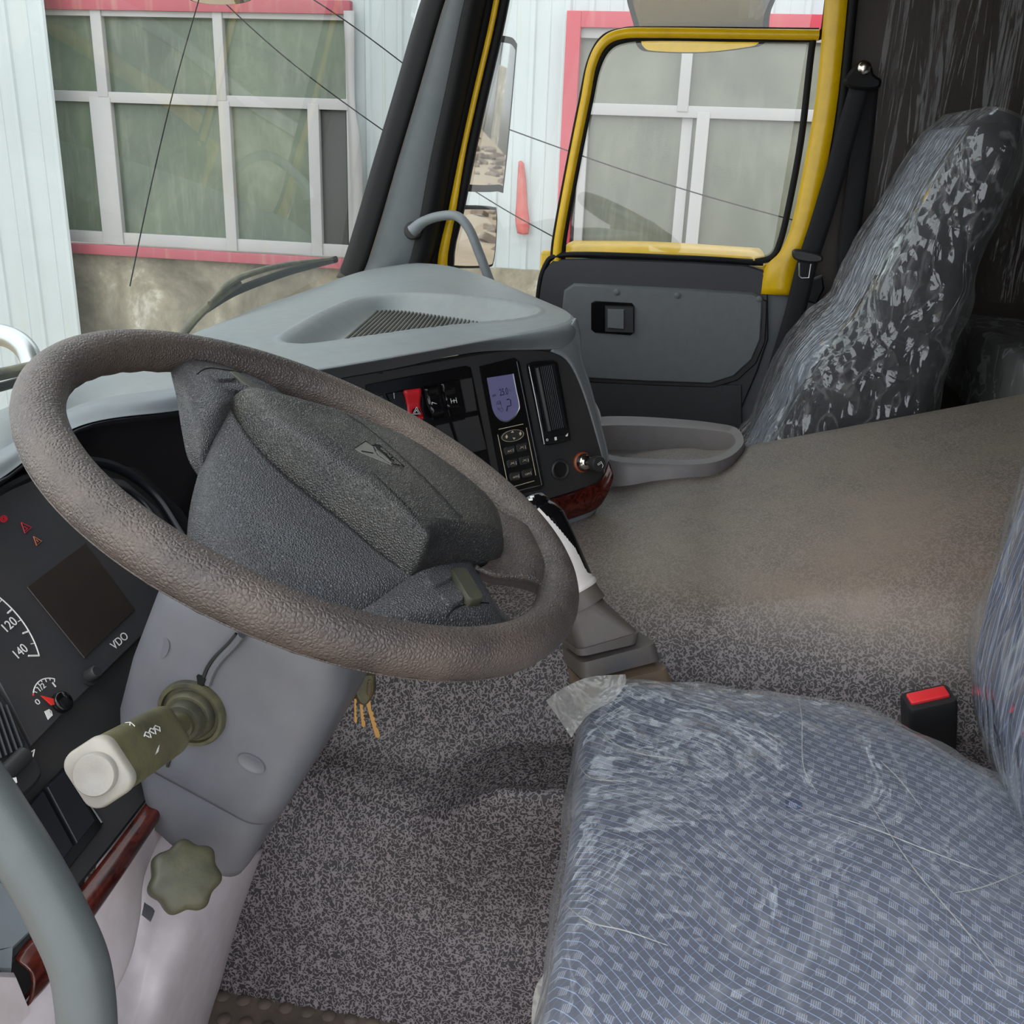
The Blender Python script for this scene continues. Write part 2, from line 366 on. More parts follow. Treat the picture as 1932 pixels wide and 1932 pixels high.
# ------------------------------------------------------------------ outside: ground, workshop wall, far yard
mk('ground', ([A(-12, -32, -1.3), A(14, -32, -1.3), A(14, 14, -1.3), A(-12, 14, -1.3)], [(0, 1, 2, 3)]), m_ground, smooth=False, kind='structure', label='pale trodden dirt yard outside the cab', cat='ground')
XW = 4.5
bld = thing('workshop_building', (XW, 1.5, -1.3), 'white steel-clad workshop with dirty windows outside the truck', 'building')
def wpx(x, y, X=XW): return U(x, y, X=X)
def ribbed(y0, y1, z0, z1, X, step=.19):
    P = []; y = y0
    while y < y1:
        for d, h in ((0, 0), (.010, .012), (.034, .012), (.044, 0), (.11, .0), (.116, .004), (.124, .004), (.13, 0)): 
            if y+d < y1: P.append((y+d, h))
        y += step
    P.append((y1, 0)); V = [A(X-h, yy, z) for z in (z0, z1) for yy, h in P]; n = len(P)
    return V, [(i, i+1, n+i+1, n+i) for i in range(n-1)]
def bx(x0, x1, y0, y1, z0, z1, e=.004):
    o = A((x0+x1)/2, (y0+y1)/2, z0); return box((o, A(1, 0, 0), A(0, 1, 0), A(0, 0, 1)), (x1-x0)/2, (y1-y0)/2, z1-z0, e)
WY0, WY1, WZ0, WZ1 = 2.05, 4.05, .445, 1.80
RY0, RY1 = -1.8, .80
RZ0, RZ1 = .44, 1.735
mk('wall_cladding', ribbed(RY1, WY0, .42, 3.4, XW), m_panel, bld, smooth=False, solid=.01)
mk('wall_cladding', ribbed(WY0, WY1+.3, WZ1, 3.4, XW), m_panel, bld, smooth=False, solid=.01)
mk('wall_cladding', ribbed(RY0, RY1, RZ1, 3.4, XW), m_panel, bld, smooth=False, solid=.01)
mk('wall_cladding', ribbed(-30, RY0, .42, 3.4, XW), m_panel, bld, smooth=False, solid=.01)
mk('sheet_cladding', ribbed(3.84, 9, -1.3, 3.4, XW-.2, .24), m_panel, bld, smooth=False, solid=.012)
mk('base_wall', bx(XW-.02, XW+.2, -30, 4.6, -1.3, .43), m_conc, bld)
for yy in np.arange(-28, -3, 3.2): mk('doorway', bx(XW-.03, XW+.1, yy, yy+1.7, -1.3, 1.9), m_void, bld)
def win(name, y0, y1, z0, z1, bars_v, zmid, sash, pm):
    f = merge(bx(XW-.03, XW+.03, y0, y1, z0, z0+.07), bx(XW-.03, XW+.03, y0, y1, z1-.05, z1), bx(XW-.03, XW+.03, y0, y0+.04, z0, z1), bx(XW-.03, XW+.03, y1-.04, y1, z0, z1),
              bx(XW-.035, XW+.03, y0, y1, zmid-.03, zmid+.03))
    for y, wd, a, b in bars_v: f = merge(f, bx(XW-.04, XW+.03, y-wd/2, y+wd/2, a, b))
    wf = mk('window_frame', f, m_frame, bld)
    mk('pane', bx(XW+.0, XW+.02, y0+.01, y1-.01, z0+.02, z1-.02), pm, wf)
    return wf
zm = .5*(wpx(300, 183)[2]+wpx(300, 190)[2])
yA, yB, yC = wpx(200, 250)[1], wpx(422, 250)[1], wpx(600, 330)[1]
wf = win('w1', WY0, WY1, WZ0, WZ1, [(wpx(192, 90)[1], .07, zm, WZ1), (wpx(418, 90)[1], .06, zm, WZ1), (wpx(205, 300)[1], .14, WZ0, zm), (wpx(433, 300)[1], .07, WZ0, zm), (wpx(598, 320)[1], .07, WZ0, zm)], zm, None, m_pane)
mk('open_gap', bx(XW-.006, XW+.005, wpx(655, 300)[1], wpx(605, 300)[1], WZ0+.07, zm-.03), m_void, wf)
q0 = wpx(1100, 205)[2]
wf2 = win('w2', RY0, RY1, RZ0, RZ1, [(wpx(1293, 150)[1], .06, q0, RZ1), (wpx(1317, 330)[1], .07, RZ0, q0), (wpx(1098, 330)[1], .05, RZ0, q0)], q0, None, m_pane2)
mk('open_gap', bx(XW-.006, XW+.005, wpx(1090, 330)[1], wpx(1064, 330)[1], RZ0+.07, q0-.04), m_void, wf2)
mk('inner_post', bx(XW-.012, XW+.002, wpx(1288, 330)[1]-.03, wpx(1288, 330)[1]+.03, RZ0+.07, q0-.03), m_frame, wf2)
mk('red_strip', merge(bx(XW-.05, XW, WY0, WY1, WZ1-.02, WZ1+.05)), m_strip, bld)
mk('red_strip', merge(bx(XW-.06, XW, WY0-.03, WY1, WZ0-.07, WZ0-.01)), m_strip, bld)
mk('red_frame', merge(bx(XW-.06, XW+.02, RY1-.06, RY1+.02, .4, RZ1+.08), bx(XW-.06, XW+.02, RY0, RY1-.06, RZ1, RZ1+.08)), m_redf, bld)
# torn side flashing by the left window
fl = [U(648, 20, X=4.42), U(655, 180, X=4.42), U(660, 320, X=4.42), U(665, 400, X=4.42), U(662, 465, X=4.42)]
fr_ = [U(668, 20, X=4.42), U(668, 190, X=4.4), U(676, 250, X=4.38), U(682, 300, X=4.4), U(684, 390, X=4.42)]
mk('torn_flashing', patch([fl, fr_], 14, 3), m_frame, bld, solid=.01)
mk('tear_hole', prism([U(x, y, X=4.44) for x, y in ((668, 305), (676, 318), (680, 335), (679, 370), (672, 390), (667, 400), (665, 360))], A(-1, 0, 0), .02), m_void, bld)
tp = [[U(x, y, X=4.46) for x, y in r] for r in (((978, 305), (976, 340), (974, 380), (972, 415), (976, 440)), ((985, 303), (986, 340), (987, 380), (987, 415), (988, 442)), ((989, 308), (993, 345), (995, 382), (999, 418), (997, 442)))]
tp[1] = [p-A(.03, 0, 0) for p in tp[1]]
mk('torn_tape', patch(tp, 24, 9), m_redtape, solid=.004, label='torn strip of red tape stuck to the white cladding between the windows', cat='tape')
# cables before the wall; the first two are windscreen reflections built as tubes
for i, (a, b, c) in enumerate((((560, -20), (660, 45), (760, 120)), ((380, -40), (540, 110), (726, 246)), ((940, 235), (1250, 345), (1560, 430)), ((880, 350), (960, 400), (1060, 455)))):
    P = [U(x, y, X=3.9) for x, y in (a, b, c)]; P[0] = P[0]+(P[0]-P[1])*.6; P[2] = P[2]+(P[2]-P[1])*.6
    mk('overhead_cable', tube(P, .0035, 6, 20), m_rubber, group='cables across the workshop wall', cat='cable',
       label=['thin cable crossing the wall beside the front pillar, uppermost', 'thin cable sloping over the left workshop window', 'thin cable sloping across the window seen through the side door', 'thin cable sloping beneath the larger side mirror'][i])
# debris heaps far behind, seen in the door mirrors
rng = random.Random(3)
deb = []
for i in range(130):
    x, y = rng.uniform(3.3, 4.3), rng.uniform(-28, -9); s = rng.uniform(.05, .17)
    f = frame(A(x, y, -1.32), A(rng.uniform(-1, 1), rng.uniform(-1, 1), rng.uniform(-.3, .3)), A(rng.uniform(-.4, .4), rng.uniform(-.4, .4), 1)); deb.append(box(f, s, s*.6, s*.7, .02))
mk('scrap_heap', merge(*deb), m_bootb, label='heaps of brown scrap along the foot of the workshop wall', cat='scrap', kind='stuff')
# ------------------------------------------------------------------ cab shell (setting)
XR = 1.08          # inner face of the passenger side
XL = -1.12
def quad(a, b, c, d): return [a, b, c, d], [(0, 1, 2, 3)]
mk('floor', bx(XL-.1, XR+.1, -1.3, .75, -.05, -.002), m_footmat, kind='structure', label='cab floor under the mats', cat='floor')
mk('ceiling', bx(XL-.05, XR+.1, -1.35, .66, 1.78, 1.83), m_back, kind='structure', label='cab roof lining', cat='ceiling')
mk('wall_back', bx(XL-.05, XR+.1, -1.36, -1.3, -.05, 1.8), m_back, kind='structure', label='dark brown rear wall of the sleeper cab', cat='wall')
mk('wall_left', bx(XL-.05, XL, -1.33, -.5, -.05, 1.8), m_back, kind='structure', label='driver side rear wall of the cab', cat='wall')
# passenger side wall behind the door opening
side = [U(1600, -60, X=XR), U(1585, 60, X=XR), U(1556, 330, X=XR), U(1530, 560, X=XR)]
sp = [A(XR, side[0][1], 1.8), side[1], side[2], side[3], A(XR, side[3][1], -.05), A(XR, -1.33, -.05), A(XR, -1.33, 1.8)]
mk('wall_right', prism(sp, A(-1, 0, 0), .05), m_back, kind='structure', label='dark brown lined side wall behind the passenger door', cat='wall')
# yellow door aperture post (B pillar) with black seal
def strip(pl, pr, X, nu=24, X2=None):
    X2 = X if X2 is None else X2
    return patch([[U(x, y, X=X) for x, y in pl], [U(x, y, X=X2) for x, y in pr]], nu, 3)
bp = thing('trim_1', A(1.05, -.3, .8), 'yellow painted door post with a black rubber seal', 'door post', kind='structure')
mk('post_panel', strip([(1561, -30), (1553, 60), (1540, 190), (1515, 330), (1493, 430), (1470, 480), (1444, 505), (1436, 553)], [(1603, -30), (1595, 60), (1580, 200), (1558, 330), (1532, 440), (1512, 490), (1500, 556)], 1.065, 30, 1.055), m_yellow, bp, solid=.02)
mk('post_crease', tube([U(x, y, X=1.055) for x, y in ((1580, -30), (1572, 60), (1556, 200), (1530, 350), (1505, 450))], .004, 8, 20), m_yellow, bp)
mk('rubber_seal', tube([U(x, y, X=1.06) for x, y in ((1566, -30), (1552, 70), (1535, 70), (1512, 260), (1486, 400), (1470, 462), (1455, 486), (1425, 494))], .008, 10, 40), m_rubber, bp)
mk('pillar_seal', tube([U(x, y, X=1.045) for x, y in ((1612, -30), (1603, 60), (1588, 200), (1568, 330), (1548, 440))], .012, 10, 24), m_rubber, bp)
mk('lower_panel', prism([U(x, y, X=1.062) for x, y in ((1446, 548), (1545, 548), (1520, 640), (1490, 820), (1380, 830), (1400, 770))], A(-1, 0, 0), .02), m_trim, bp)
# passenger A pillar
ap = thing('trim_2', A(1.0, .7, .8), 'grey plastic windscreen pillar trim on the passenger side', 'pillar', kind='structure')
LA = [(812, -30), (790, 35), (748, 180), (712, 300), (680, 410), (655, 490), (640, 525)]
rowsA = [[U(x, y, X=1.02) for x, y in LA],
         [U(x+26, y, X=1.00) for x, y in LA],
         [U(x, y, X=.985) for x, y in ((872, -30), (856, 35), (822, 180), (790, 300), (768, 410), (752, 480), (720, 512))],
         [U(x, y, X=1.01) for x, y in ((910, -30), (896, 35), (866, 180), (840, 300), (820, 410), (806, 480), (800, 505))],
         [U(x, y, X=1.06) for x, y in ((922, -30), (908, 35), (878, 180), (852, 300), (832, 410), (818, 480), (812, 505))]]
mk('pillar_cover', patch(rowsA, 36, 22), m_pillar, ap, solid=.006)
mk('windscreen_seal', patch([[U(x-2, y, X=1.03) for x, y in LA], [U(x+8, y, X=1.0) for x, y in LA], [U(x+30, y, X=.992) for x, y in LA], [U(x+38, y, X=1.0) for x, y in LA]], 40, 12), m_rubber, ap, solid=.006)
RB = [(905, -30), (890, 35), (860, 180), (834, 300), (814, 410), (798, 480), (790, 505)]
mk('pillar_dark_edge', patch([[U(x-22, y, X=.986) for x, y in RB], [U(x-6, y, X=.984) for x, y in RB], [U(x+10, y, X=1.0) for x, y in RB], [U(x+20, y, X=1.03) for x, y in RB]], 40, 10), m_rubber, ap, solid=.004)
mk('red_wire', tube([U(x+41, y, X=.985) for x, y in LA[:6]], .0008, 6, 30), m_bootb, ap)
SE = [(938, -30), (920, 60), (892, 180), (868, 290), (846, 400), (828, 480), (826, 530)]
mk('door_seal', tube([U(x-10, y, X=1.05) for x, y in SE], .014, 10, 40), m_rubber, ap)
mk('yellow_edge', strip([(x+1, y) for x, y in SE], [(x+11+max(0, (y-300)*.04), y) for x, y in SE], 1.05), m_yellow, ap, solid=.01)
mk('outer_seal', strip([(x+12, y) for x, y in SE], [(x+30, y) for x, y in ((938, -30), (920, 60), (892, 180), (868, 290), (846, 400), (828, 480), (832, 570))], 1.07), m_rubber, ap, solid=.02)
# windscreen
zt = 1.80
def wy(x): return .80+(.052*x if x > 0 else .03*x)
gr = [[A(x, wy(x)+(.02-.0)-.26*t, .775+t*1.0) for x in np.linspace(-1.08, 1.04, 9)] for t in (0, .33, .66, 1)]
mk('window_1', patch(gr, 30, 8), m_glass, kind='structure', label='large curved windscreen of the truck cab', cat='windscreen', solid=0)
# ------------------------------------------------------------------ passenger door
d1 = thing('door_1', A(1.06, .1, -.02), 'closed passenger door with grey plastic trim and yellow window frame', 'door', kind='structure')
NX = A(-1, 0, 0)
def PX(pts, X): return [U(x, y, X=X) for x, y in pts]
def rnd(pts, n=60): return cr(pts, n, True)
outer = [(1012, 800), (1010, 640), (1014, 560), (1024, 510), (1046, 490), (1120, 488), (1300, 494), (1408, 500), (1440, 510), (1449, 535), (1450, 640), (1430, 700), (1400, 770), (1395, 850), (1200, 850)]
mk('trim_panel', prism(PX(outer, 1.045), NX, .03, .004), m_trimd, d1)
mid = [(1016, 830), (1064, 700), (1066, 560), (1078, 548), (1300, 552), (1440, 556), (1446, 600), (1440, 660), (1420, 710), (1400, 760), (1396, 840)]
mk('lower_trim', prism(PX([(1060, 720), (1400, 726), (1400, 850), (1040, 850)], 1.042), NX, .012, .003), m_trimd, d1)
ins = [(1060, 660), (1060, 580), (1064, 548), (1082, 535), (1150, 538), (1300, 545), (1420, 552), (1440, 562), (1440, 590), (1437, 640), (1420, 680), (1385, 712), (1340, 726), (1220, 722), (1110, 716), (1078, 704)]
ip = PX(ins, 1.035)
mk('inset_shadow_lip', prism(PX([(x+7, y+6) if x > 1350 or y > 700 else (x, y) for x, y in ins], 1.04), NX, .01, .003), m_black, d1)  # black plate standing in for the shadow at the inset's lower right edge
mk('inset_panel', prism(ip, NX, .016, .006), m_trim, d1)
mk('door_edge', tube(PX([(1014, 800), (1013, 620), (1018, 540), (1030, 500), (1048, 484), (1110, 480), (1300, 487), (1420, 494)], 1.05), .007, 8, 40), m_rubber, d1)
hb = prism(PX([(1115, 572), (1122, 568), (1192, 572), (1197, 578), (1197, 626), (1190, 633), (1122, 628), (1115, 622)], 1.031), NX, .01, .002)
hbo = mk('handle_bezel', hb, m_gloss, d1)
mk('latch_lever', prism(PX([(1141, 577), (1196, 579), (1196, 629), (1141, 627)], 1.024), NX, .008, .003), m_black, hbo)
mk('latch_pull', prism(PX([(1146, 583), (1178, 584), (1178, 622), (1146, 620)], 1.019), NX, .006, .003), m_trim, hbo)
for x, y in ((1163, 551), (1278, 557), (1432, 564)): mk('screw_cap', disc_rings(frame(U(x, y, X=1.034), A(0, 1, 0), NX), ((.0075, -.002), (.0075, .002), (.006, .003)), 16), m_trim, d1)
mk('window_frame', tube(PX([(1050, 492), (1056, 440), (1080, 310), (1104, 190), (1118, 120), (1140, 80), (1175, 64), (1240, 62), (1400, 64), (1545, 66)], 1.055), .0115, 10, 70), m_yellow, d1)
mk('frame_seal', tube(PX([(1062, 492), (1067, 440), (1091, 310), (1115, 190), (1128, 130), (1148, 92), (1180, 76), (1240, 72), (1400, 74), (1536, 75)], 1.06), .006, 8, 70), m_rubber, d1)
mk('frame_edge', tube(PX([(1040, 492), (1046, 440), (1070, 310), (1094, 190), (1110, 116), (1134, 72), (1172, 56), (1240, 53), (1545, 56)], 1.06), .004, 8, 70), m_rubber, d1)
mk('window_ledge', patch([[U(x, y, X=1.09) for x, y in ((1062, 478), (1240, 486), (1446, 496))], [U(x, y, X=1.12) for x, y in ((1068, 462), (1240, 466), (1440, 476))], [U(x, y, X=1.16) for x, y in ((1082, 454), (1240, 456), (1432, 468))]], 16, 8), m_yellow, d1, solid=.006)
mk('outer_skin', bx(1.085, 1.12, U(1450, 500, X=1.08)[1], U(1018, 500, X=1.08)[1], -.05, .86, .01), m_yellow, d1)
mk('ledge_seal', tube(PX([(1050, 480), (1240, 488), (1440, 497)], 1.055), .006, 8, 12), m_rubber, d1)
gl = [A(1.075, U(1540, 60, X=1.075)[1], 1.75), A(1.075, U(1440, 480, X=1.075)[1]-.02, .85), A(1.075, U(1020, 480, X=1.075)[1], .85), A(1.075, U(1020, 480, X=1.075)[1], .7), A(1.075, U(860, 590, X=1.075)[1], .7), A(1.075, U(850, 500, X=1.075)[1], .87), A(1.075, .45, 1.75)]
mk('door_glass', prism(gl, NX, .003, .0005), m_sglass, d1, smooth=False)
mk('etched_mark', merge(prism(PX([(965, 554), (971, 554), (968, 548)], 1.07), NX, .0005, .0001), prism(PX([(977, 553), (988, 553), (988, 551), (977, 551)], 1.07), NX, .0005, .0001)), m_rubber, d1, smooth=False)
# ------------------------------------------------------------------ outside mirrors, wiper, arm
def mirror(name, pts, X, nn, label, tilt=None, back=.05):
    nn = unit(nn); c0 = U(sum(p[0] for p in pts)/len(pts), sum(p[1] for p in pts)/len(pts), X=X)
    P = [U(x, y, P=(c0, nn)) for x, y in pts]; P = rnd(P, 48)
    t = thing(name, c0-A(0, 0, .2), label, 'mirror', 'mirrors outside the passenger door')
    c = sum(P)/len(P)
    mk('housing', rings([[c+(p-c)*1.0+nn*.004 for p in P], [c+(p-c)*1.05-nn*.0 for p in P], [c+(p-c)*1.04-nn*back*.6 for p in P], [c+(p-c)*.7-nn*back for p in P]]), m_rubber, t)
    mk('mirror_glass', rings([[c+(p-c)*.955+nn*.006 for p in P], [c+(p-c)*.955+nn*.003 for p in P]]), m_mirror, t, smooth=False)
    return t, c, nn
# normals chosen so the mirrors look back along the truck
v = unit(CAM-U(930, 215, X=1.35)); nm = unit(v+unit(A(.13, -1, -.08)))
t1, c1, n1 = mirror('side_mirror', [(875, 72), (948, 74), (970, 85), (970, 120), (950, 335), (938, 354), (860, 352), (845, 340), (850, 200), (862, 85)], 1.35, nm, 'tall flat passenger side mirror, showing the yard behind')
v = unit(CAM-U(890, 450, X=1.35)); nm = unit(v+unit(A(.16, -1, -.2)))
t2, c2, n2 = mirror('wide_angle_mirror', [(850, 393), (925, 393), (935, 400), (935, 440), (930, 490), (918, 502), (850, 502), (835, 490), (836, 405)], 1.35, nm, 'small square wide-angle mirror below the tall side mirror')
mk('mirror_arm', tube([c1+A(.03, .05, .25), c1+A(.05, .1, 0), c2+A(.05, .1, 0), c2+A(.03, .05, -.1)], .01, 8, 20), m_rubber, t1)
v = unit(CAM-U(1320, 30, X=1.3)); 
t3, c3, n3 = mirror('kerb_mirror', [(1203, -60), (1204, 60), (1210, 88), (1235, 96), (1320, 98), (1400, 90), (1438, 78), (1446, 30), (1450, -60)], 1.3, unit(A(-1.28, -.05, -.95)), 'broad kerb mirror hanging above the passenger door window')
mk('mirror_arm', tube([c3+A(.03, 0, .08), c3+A(0, .02, .25), c3+A(-.1, .05, .35)], .012, 8, 12), m_rubber, t3)
v = unit(CAM-U(415, -10, X=.4))
fm, cf, nf = mirror('front_mirror', [(350, -60), (352, -10), (380, 4), (430, 7), (470, 0), (485, -20), (480, -60)], .55, unit(v+A(0, .1, -.5)), 'rounded front mirror edge above the windscreen top')
wi = thing('windscreen_wiper', U(500, 560, Y=.9), 'dusty olive windscreen wiper lying across the lower glass', 'wiper')
mk('wiper_arm', tube([U(x, y, Y=.86) for x, y in ((330, 650), (370, 600), (415, 560), (450, 535))], .0075, 8, 20), m_dusty, wi)
mk('wiper_frame', tube([U(x, y, Y=.855) for x, y in ((395, 572), (440, 530), (500, 508), (560, 496), (630, 487))], [.004, .007, .006, .005, .003], 8, 24), m_dusty, wi)
mk('wiper_blade', tube([U(x, y, Y=.865) for x, y in ((385, 585), (440, 552), (500, 528), (560, 508), (635, 489))], .004, 8, 24, flat=2), m_rubber, wi)
wi2 = thing('windscreen_wiper', U(0, 700, Y=.9), 'olive wiper at the far left behind the steering wheel rim', 'wiper')
mk('wiper_frame', tube([U(x, y, Y=.86) for x, y in ((-120, 745), (-40, 716), (30, 700), (80, 688))], .008, 8, 20), m_dusty, wi2)
mk('wiper_blade', tube([U(x, y, Y=.865) for x, y in ((-120, 770), (-40, 742), (30, 722), (80, 706))], .006, 8, 20), m_rubber, wi2)
mk('aerial_wire', tube([U(x, y, Y=1.0) for x, y in ((392, -60), (375, 0), (330, 160), (285, 350), (245, 540))], .0012, 6, 24), m_rubber, label='thin black aerial wire slanting in front of the left window', cat='wire')  # thin dark tube slanting across the view of the left window
mk('mirror_bracket_pipe', tube([U(x, y, D=1.9) for x, y in ((-90, 660), (-40, 632), (10, 634), (45, 655), (62, 690), (66, 740), (60, 800))], .021, 16, 40), m_steel, label='bent shiny steel pipe outside at the left edge of the windscreen', cat='pipe')
# passenger grab handle
gp = [U(778, 436, X=.97), U(800, 418, X=.965), U(830, 408, X=.95), U(862, 408, X=.93), U(885, 432, X=.92), U(905, 480, X=.915), U(922, 525, X=.91), U(950, 600, X=.9)]
g_ = thing('grab_handle', gp[0], 'grey curved grab handle on the passenger windscreen pillar', 'handle')
mk('handle_bar', tube(gp, [.0165, .012, .0115, .0115, .0115, .0115, .0115], 14, 50), m_dash, g_)
mk('handle_foot', disc_rings(frame(gp[0], A(0, 1, 0), A(-.9, -.1, .0)), ((.012, -.03), (.022, -.03), (.022, -.004), (.017, .006), (.002, .008)), 20), m_black, g_)
# ------------------------------------------------------------------ engine tunnel
prof = [(-.545, -.01), (-.535, .03), (-.52, .12), (-.50, .22), (-.475, .31), (-.45, .345), (-.40, .365), (-.365, .40), (-.335, .455), (-.30, .51), (-.25, .545), (-.15, .565), (0, .572), (.15, .57), (.32, .568), (.42, .56), (.47, .53), (.50, .43), (.51, .2), (.51, -.01)]
def zadd(y, z):
    k = z/.57; r = 0.
    r += -.055*min(1, max(0, (y-.0)/.25))                     # lower towards the dash
    r += .133*min(1.25, max(0, (-y-.08)/.445))
    return r*k
rows = []
for y in np.linspace(.78, -.62, 29):
    k = max(0, min(1, (y-.14)/.12)); kk = k*k*(3-2*k)
    row = []
    for x, z in prof:
        zz = z+zadd(y, z)
        if x < -.28 and z > .3: x2 = x-.02*math.sin(y*9)
        else: x2 = x
        # shelf in the footwell side beside the seat front
        kl = max(0, min(1, (.27-y)/.09)); kl = kl*kl*(3-2*kl)
        if x in (-.475, -.45, -.40): zz += {-.475: .070, -.45: .048, -.40: .030}[x]*kl; x2 -= {-.475: .012, -.45: .012, -.40: .0}[x]*kl
        row.append(A(x2, y, zz))
    rows.append(row)
mk('engine_tunnel', patch(rows, 80, 120), m_tunnel, label='engine tunnel covered in black patterned vinyl mat with brown dust on top', cat='engine cover', sharp=0)
# ribbed rubber foot mat
edge = [(360, 1845), (420, 1850), (520, 1856), (640, 1866), (710, 1872), (740, 1885), (775, 1903), (800, 1908), (900, 1914), (1045, 1920)]
fm_ = [U(x, y, Z=.016) for x, y in edge]; back = [U(1045, 2300, Z=.016), U(250, 2300, Z=.016)]
ft = thing('foot_mat', A(-.75, .3, 0), 'dusty brown rubber foot mat with raised studs on the cab floor', 'floor mat')
mk('mat_sheet', prism(cr(fm_, 40)+back, A(0, 0, 1), .018, .005), m_footmat, ft)
studs = []
for i in range(13):
    for j in range(6):
        p = U(385+i*0, 1868, Z=.014)+A(-.034*j-.006, -.03*i+.012*(j % 2), 0)
        x, y = proj(p)
        if x < 745 and y > 1862 and y < 2100: studs.append(disc_rings((p, A(1, 0, 0), A(0, 1, 0), A(0, 0, 1)), ((.010, 0), (.0095, .003), (.006, .005), (.001, .0056)), 12))
mk('raised_studs', merge(*studs), m_footmat, ft, kind='stuff')
# storage tray beyond the tunnel
zt_ = .588
to = [(1100, 800), (1130, 787), (1200, 786), (1290, 792), (1350, 799), (1390, 808), (1405, 830), (1400, 848), (1375, 868), (1330, 880), (1250, 881), (1140, 868)]
ti = [(1110, 812), (1140, 803), (1210, 803), (1290, 807), (1345, 812), (1378, 818), (1388, 832), (1382, 842), (1362, 856), (1325, 866), (1250, 866), (1145, 856)]
O_ = rnd([U(x, y, Z=zt_) for x, y in to], 64); I_ = rnd([U(x, y, Z=zt_+.002) for x, y in ti], 64)
cI = sum(I_)/len(I_)
mk('storage_tray', rings([[p-A(0, 0, .09) for p in O_], [p-A(0, 0, .004) for p in O_], [p*.85+q*.15+A(0, 0, .003) for p, q in zip(O_, I_)], I_, [cI+(p-cI)*.96-A(0, 0, .05) for p in I_]]), plastic('tray_grey', (128, 126, 128), .45, DUST, .3, 6), label='grey oblong storage tray on the tunnel beside the passenger seat', cat='tray')
# ------------------------------------------------------------------ dashboard
dash = thing('dashboard', A(-.3, .5, .3), 'wraparound grey truck dashboard with black centre stack and red wood trim', 'dashboard')
W = [A(-1.08, .77, .78), U(-110, 830, Z=.78), U(0, 780, Z=.785), U(150, 722, Z=.79), U(340, 640, Z=.79), U(420, 607, Z=.79), U(500, 575, Z=.79), U(580, 548, Z=.79), U(650, 522, X=.86), U(700, 508, X=.98), U(770, 497, X=1.0), U(800, 498, X=1.0), U(825, 506, X=1.0)]
B = [A(-1.08, .60, .795), U(-130, 910, Z=.79), U(0, 850, Z=.80), U(150, 762, Z=.80), U(320, 733, Z=.81), U(450, 715, Z=.815), U(600, 695, Z=.825), U(750, 670, Z=.835), U(900, 642, Z=.84), U(1074, 605, Z=.845), U(1036, 572, Z=.842), U(944, 554, Z=.835), U(852, 546, Z=.828)]
n_ = 230; m__ = 170
Wd, Bd = cr(W, n_), cr(B, n_)
# smooth corner of the brow by resampling then filtering
for _ in range(14): Bd = [Bd[0]]+[(Bd[i-1]+2*Bd[i]+Bd[i+1])/4 for i in range(1, n_-1)]+[Bd[-1]]
tray_px = [(530, 641), (572, 610), (625, 582), (682, 561), (760, 553), (850, 556), (940, 564), (1000, 577), (1016, 588), (985, 600), (900, 609), (780, 622), (680, 636), (580, 649)]
TR = cr([A(x, y) for x, y in tray_px], 260, True)
def inpoly(x, y, P):
    c = False
    for i in range(len(P)):
        x1, y1 = P[i]; x2, y2 = P[i-1]
        if (y1 > y) != (y2 > y) and x < (x2-x1)*(y-y1)/(y2-y1)+x1: c = not c
    return c
def top_pt(a, b, t):
    p = a*(1-t)+b*t; p = p+A(0, 0, .035*math.sin(math.pi*t)*.5); return p
rows = []
for j in range(m__):
    t = (j/(m__-1)); row = []
    for i in range(n_):
        p = top_pt(Wd[i], Bd[i], t); row.append(p)
    rows.append(row)
from mathutils.bvhtree import BVHTree
V = [p for r in rows for p in r]; Fc = [(i*n_+j, i*n_+j+1, (i+1)*n_+j+1, (i+1)*n_+j) for i in range(m__-1) for j in range(n_-1)]
_dt = BVHTree.FromPolygons([tuple(v) for v in V], Fc)
TRp, TRw = [], []
for x, y in TR:
    h = _dt.ray_cast(Vector(CAM), Vector(unit(ray(x, y))))[0]
    q = np.array(h) if h else U(x, y, Z=.84)
    near = abs(y-(645-.082*(x-560))) < 14 and x > 545
    TRp.append(q[:2]); TRw.append(.016 if near else .05)
for _ in range(25): TRw = [(TRw[i-1]+TRw[i]+TRw[(i+1) % len(TRw)])/3 for i in range(len(TRw))]
TRa = np.array(TRp); tc_ = TRa.mean(0)
for row in rows:
    for i, p in enumerate(row):
        if abs(p[0]-tc_[0]) > .7 or abs(p[1]-tc_[1]) > .5: continue
        dd = np.hypot(TRa[:, 0]-p[0], TRa[:, 1]-p[1]); ins_ = inpoly(p[0], p[1], TRp); d = dd.min()*(1 if ins_ else -1)
        if d > -.012:
            k = max(0, min(1, (dd/np.array(TRw)).min())) if ins_ else 0; k = k*k*(3-2*k); lipz = .002*math.exp(-((d+.004)/.003)**2)
            row[i] = p+A(0, 0, lipz-.036*k)
V = [p for r in rows for p in r]; Fc = [(i*n_+j, i*n_+j+1, (i+1)*n_+j+1, (i+1)*n_+j) for i in range(m__-1) for j in range(n_-1)]
mk('dash_top', (V, Fc), m_dashtop, dash, sharp=0)
# ribbed mat lying in the tray
rm = [U(x, y, Z=.812) for x, y in ((640, 643), (722, 578), (925, 607), (800, 640), (700, 660))]
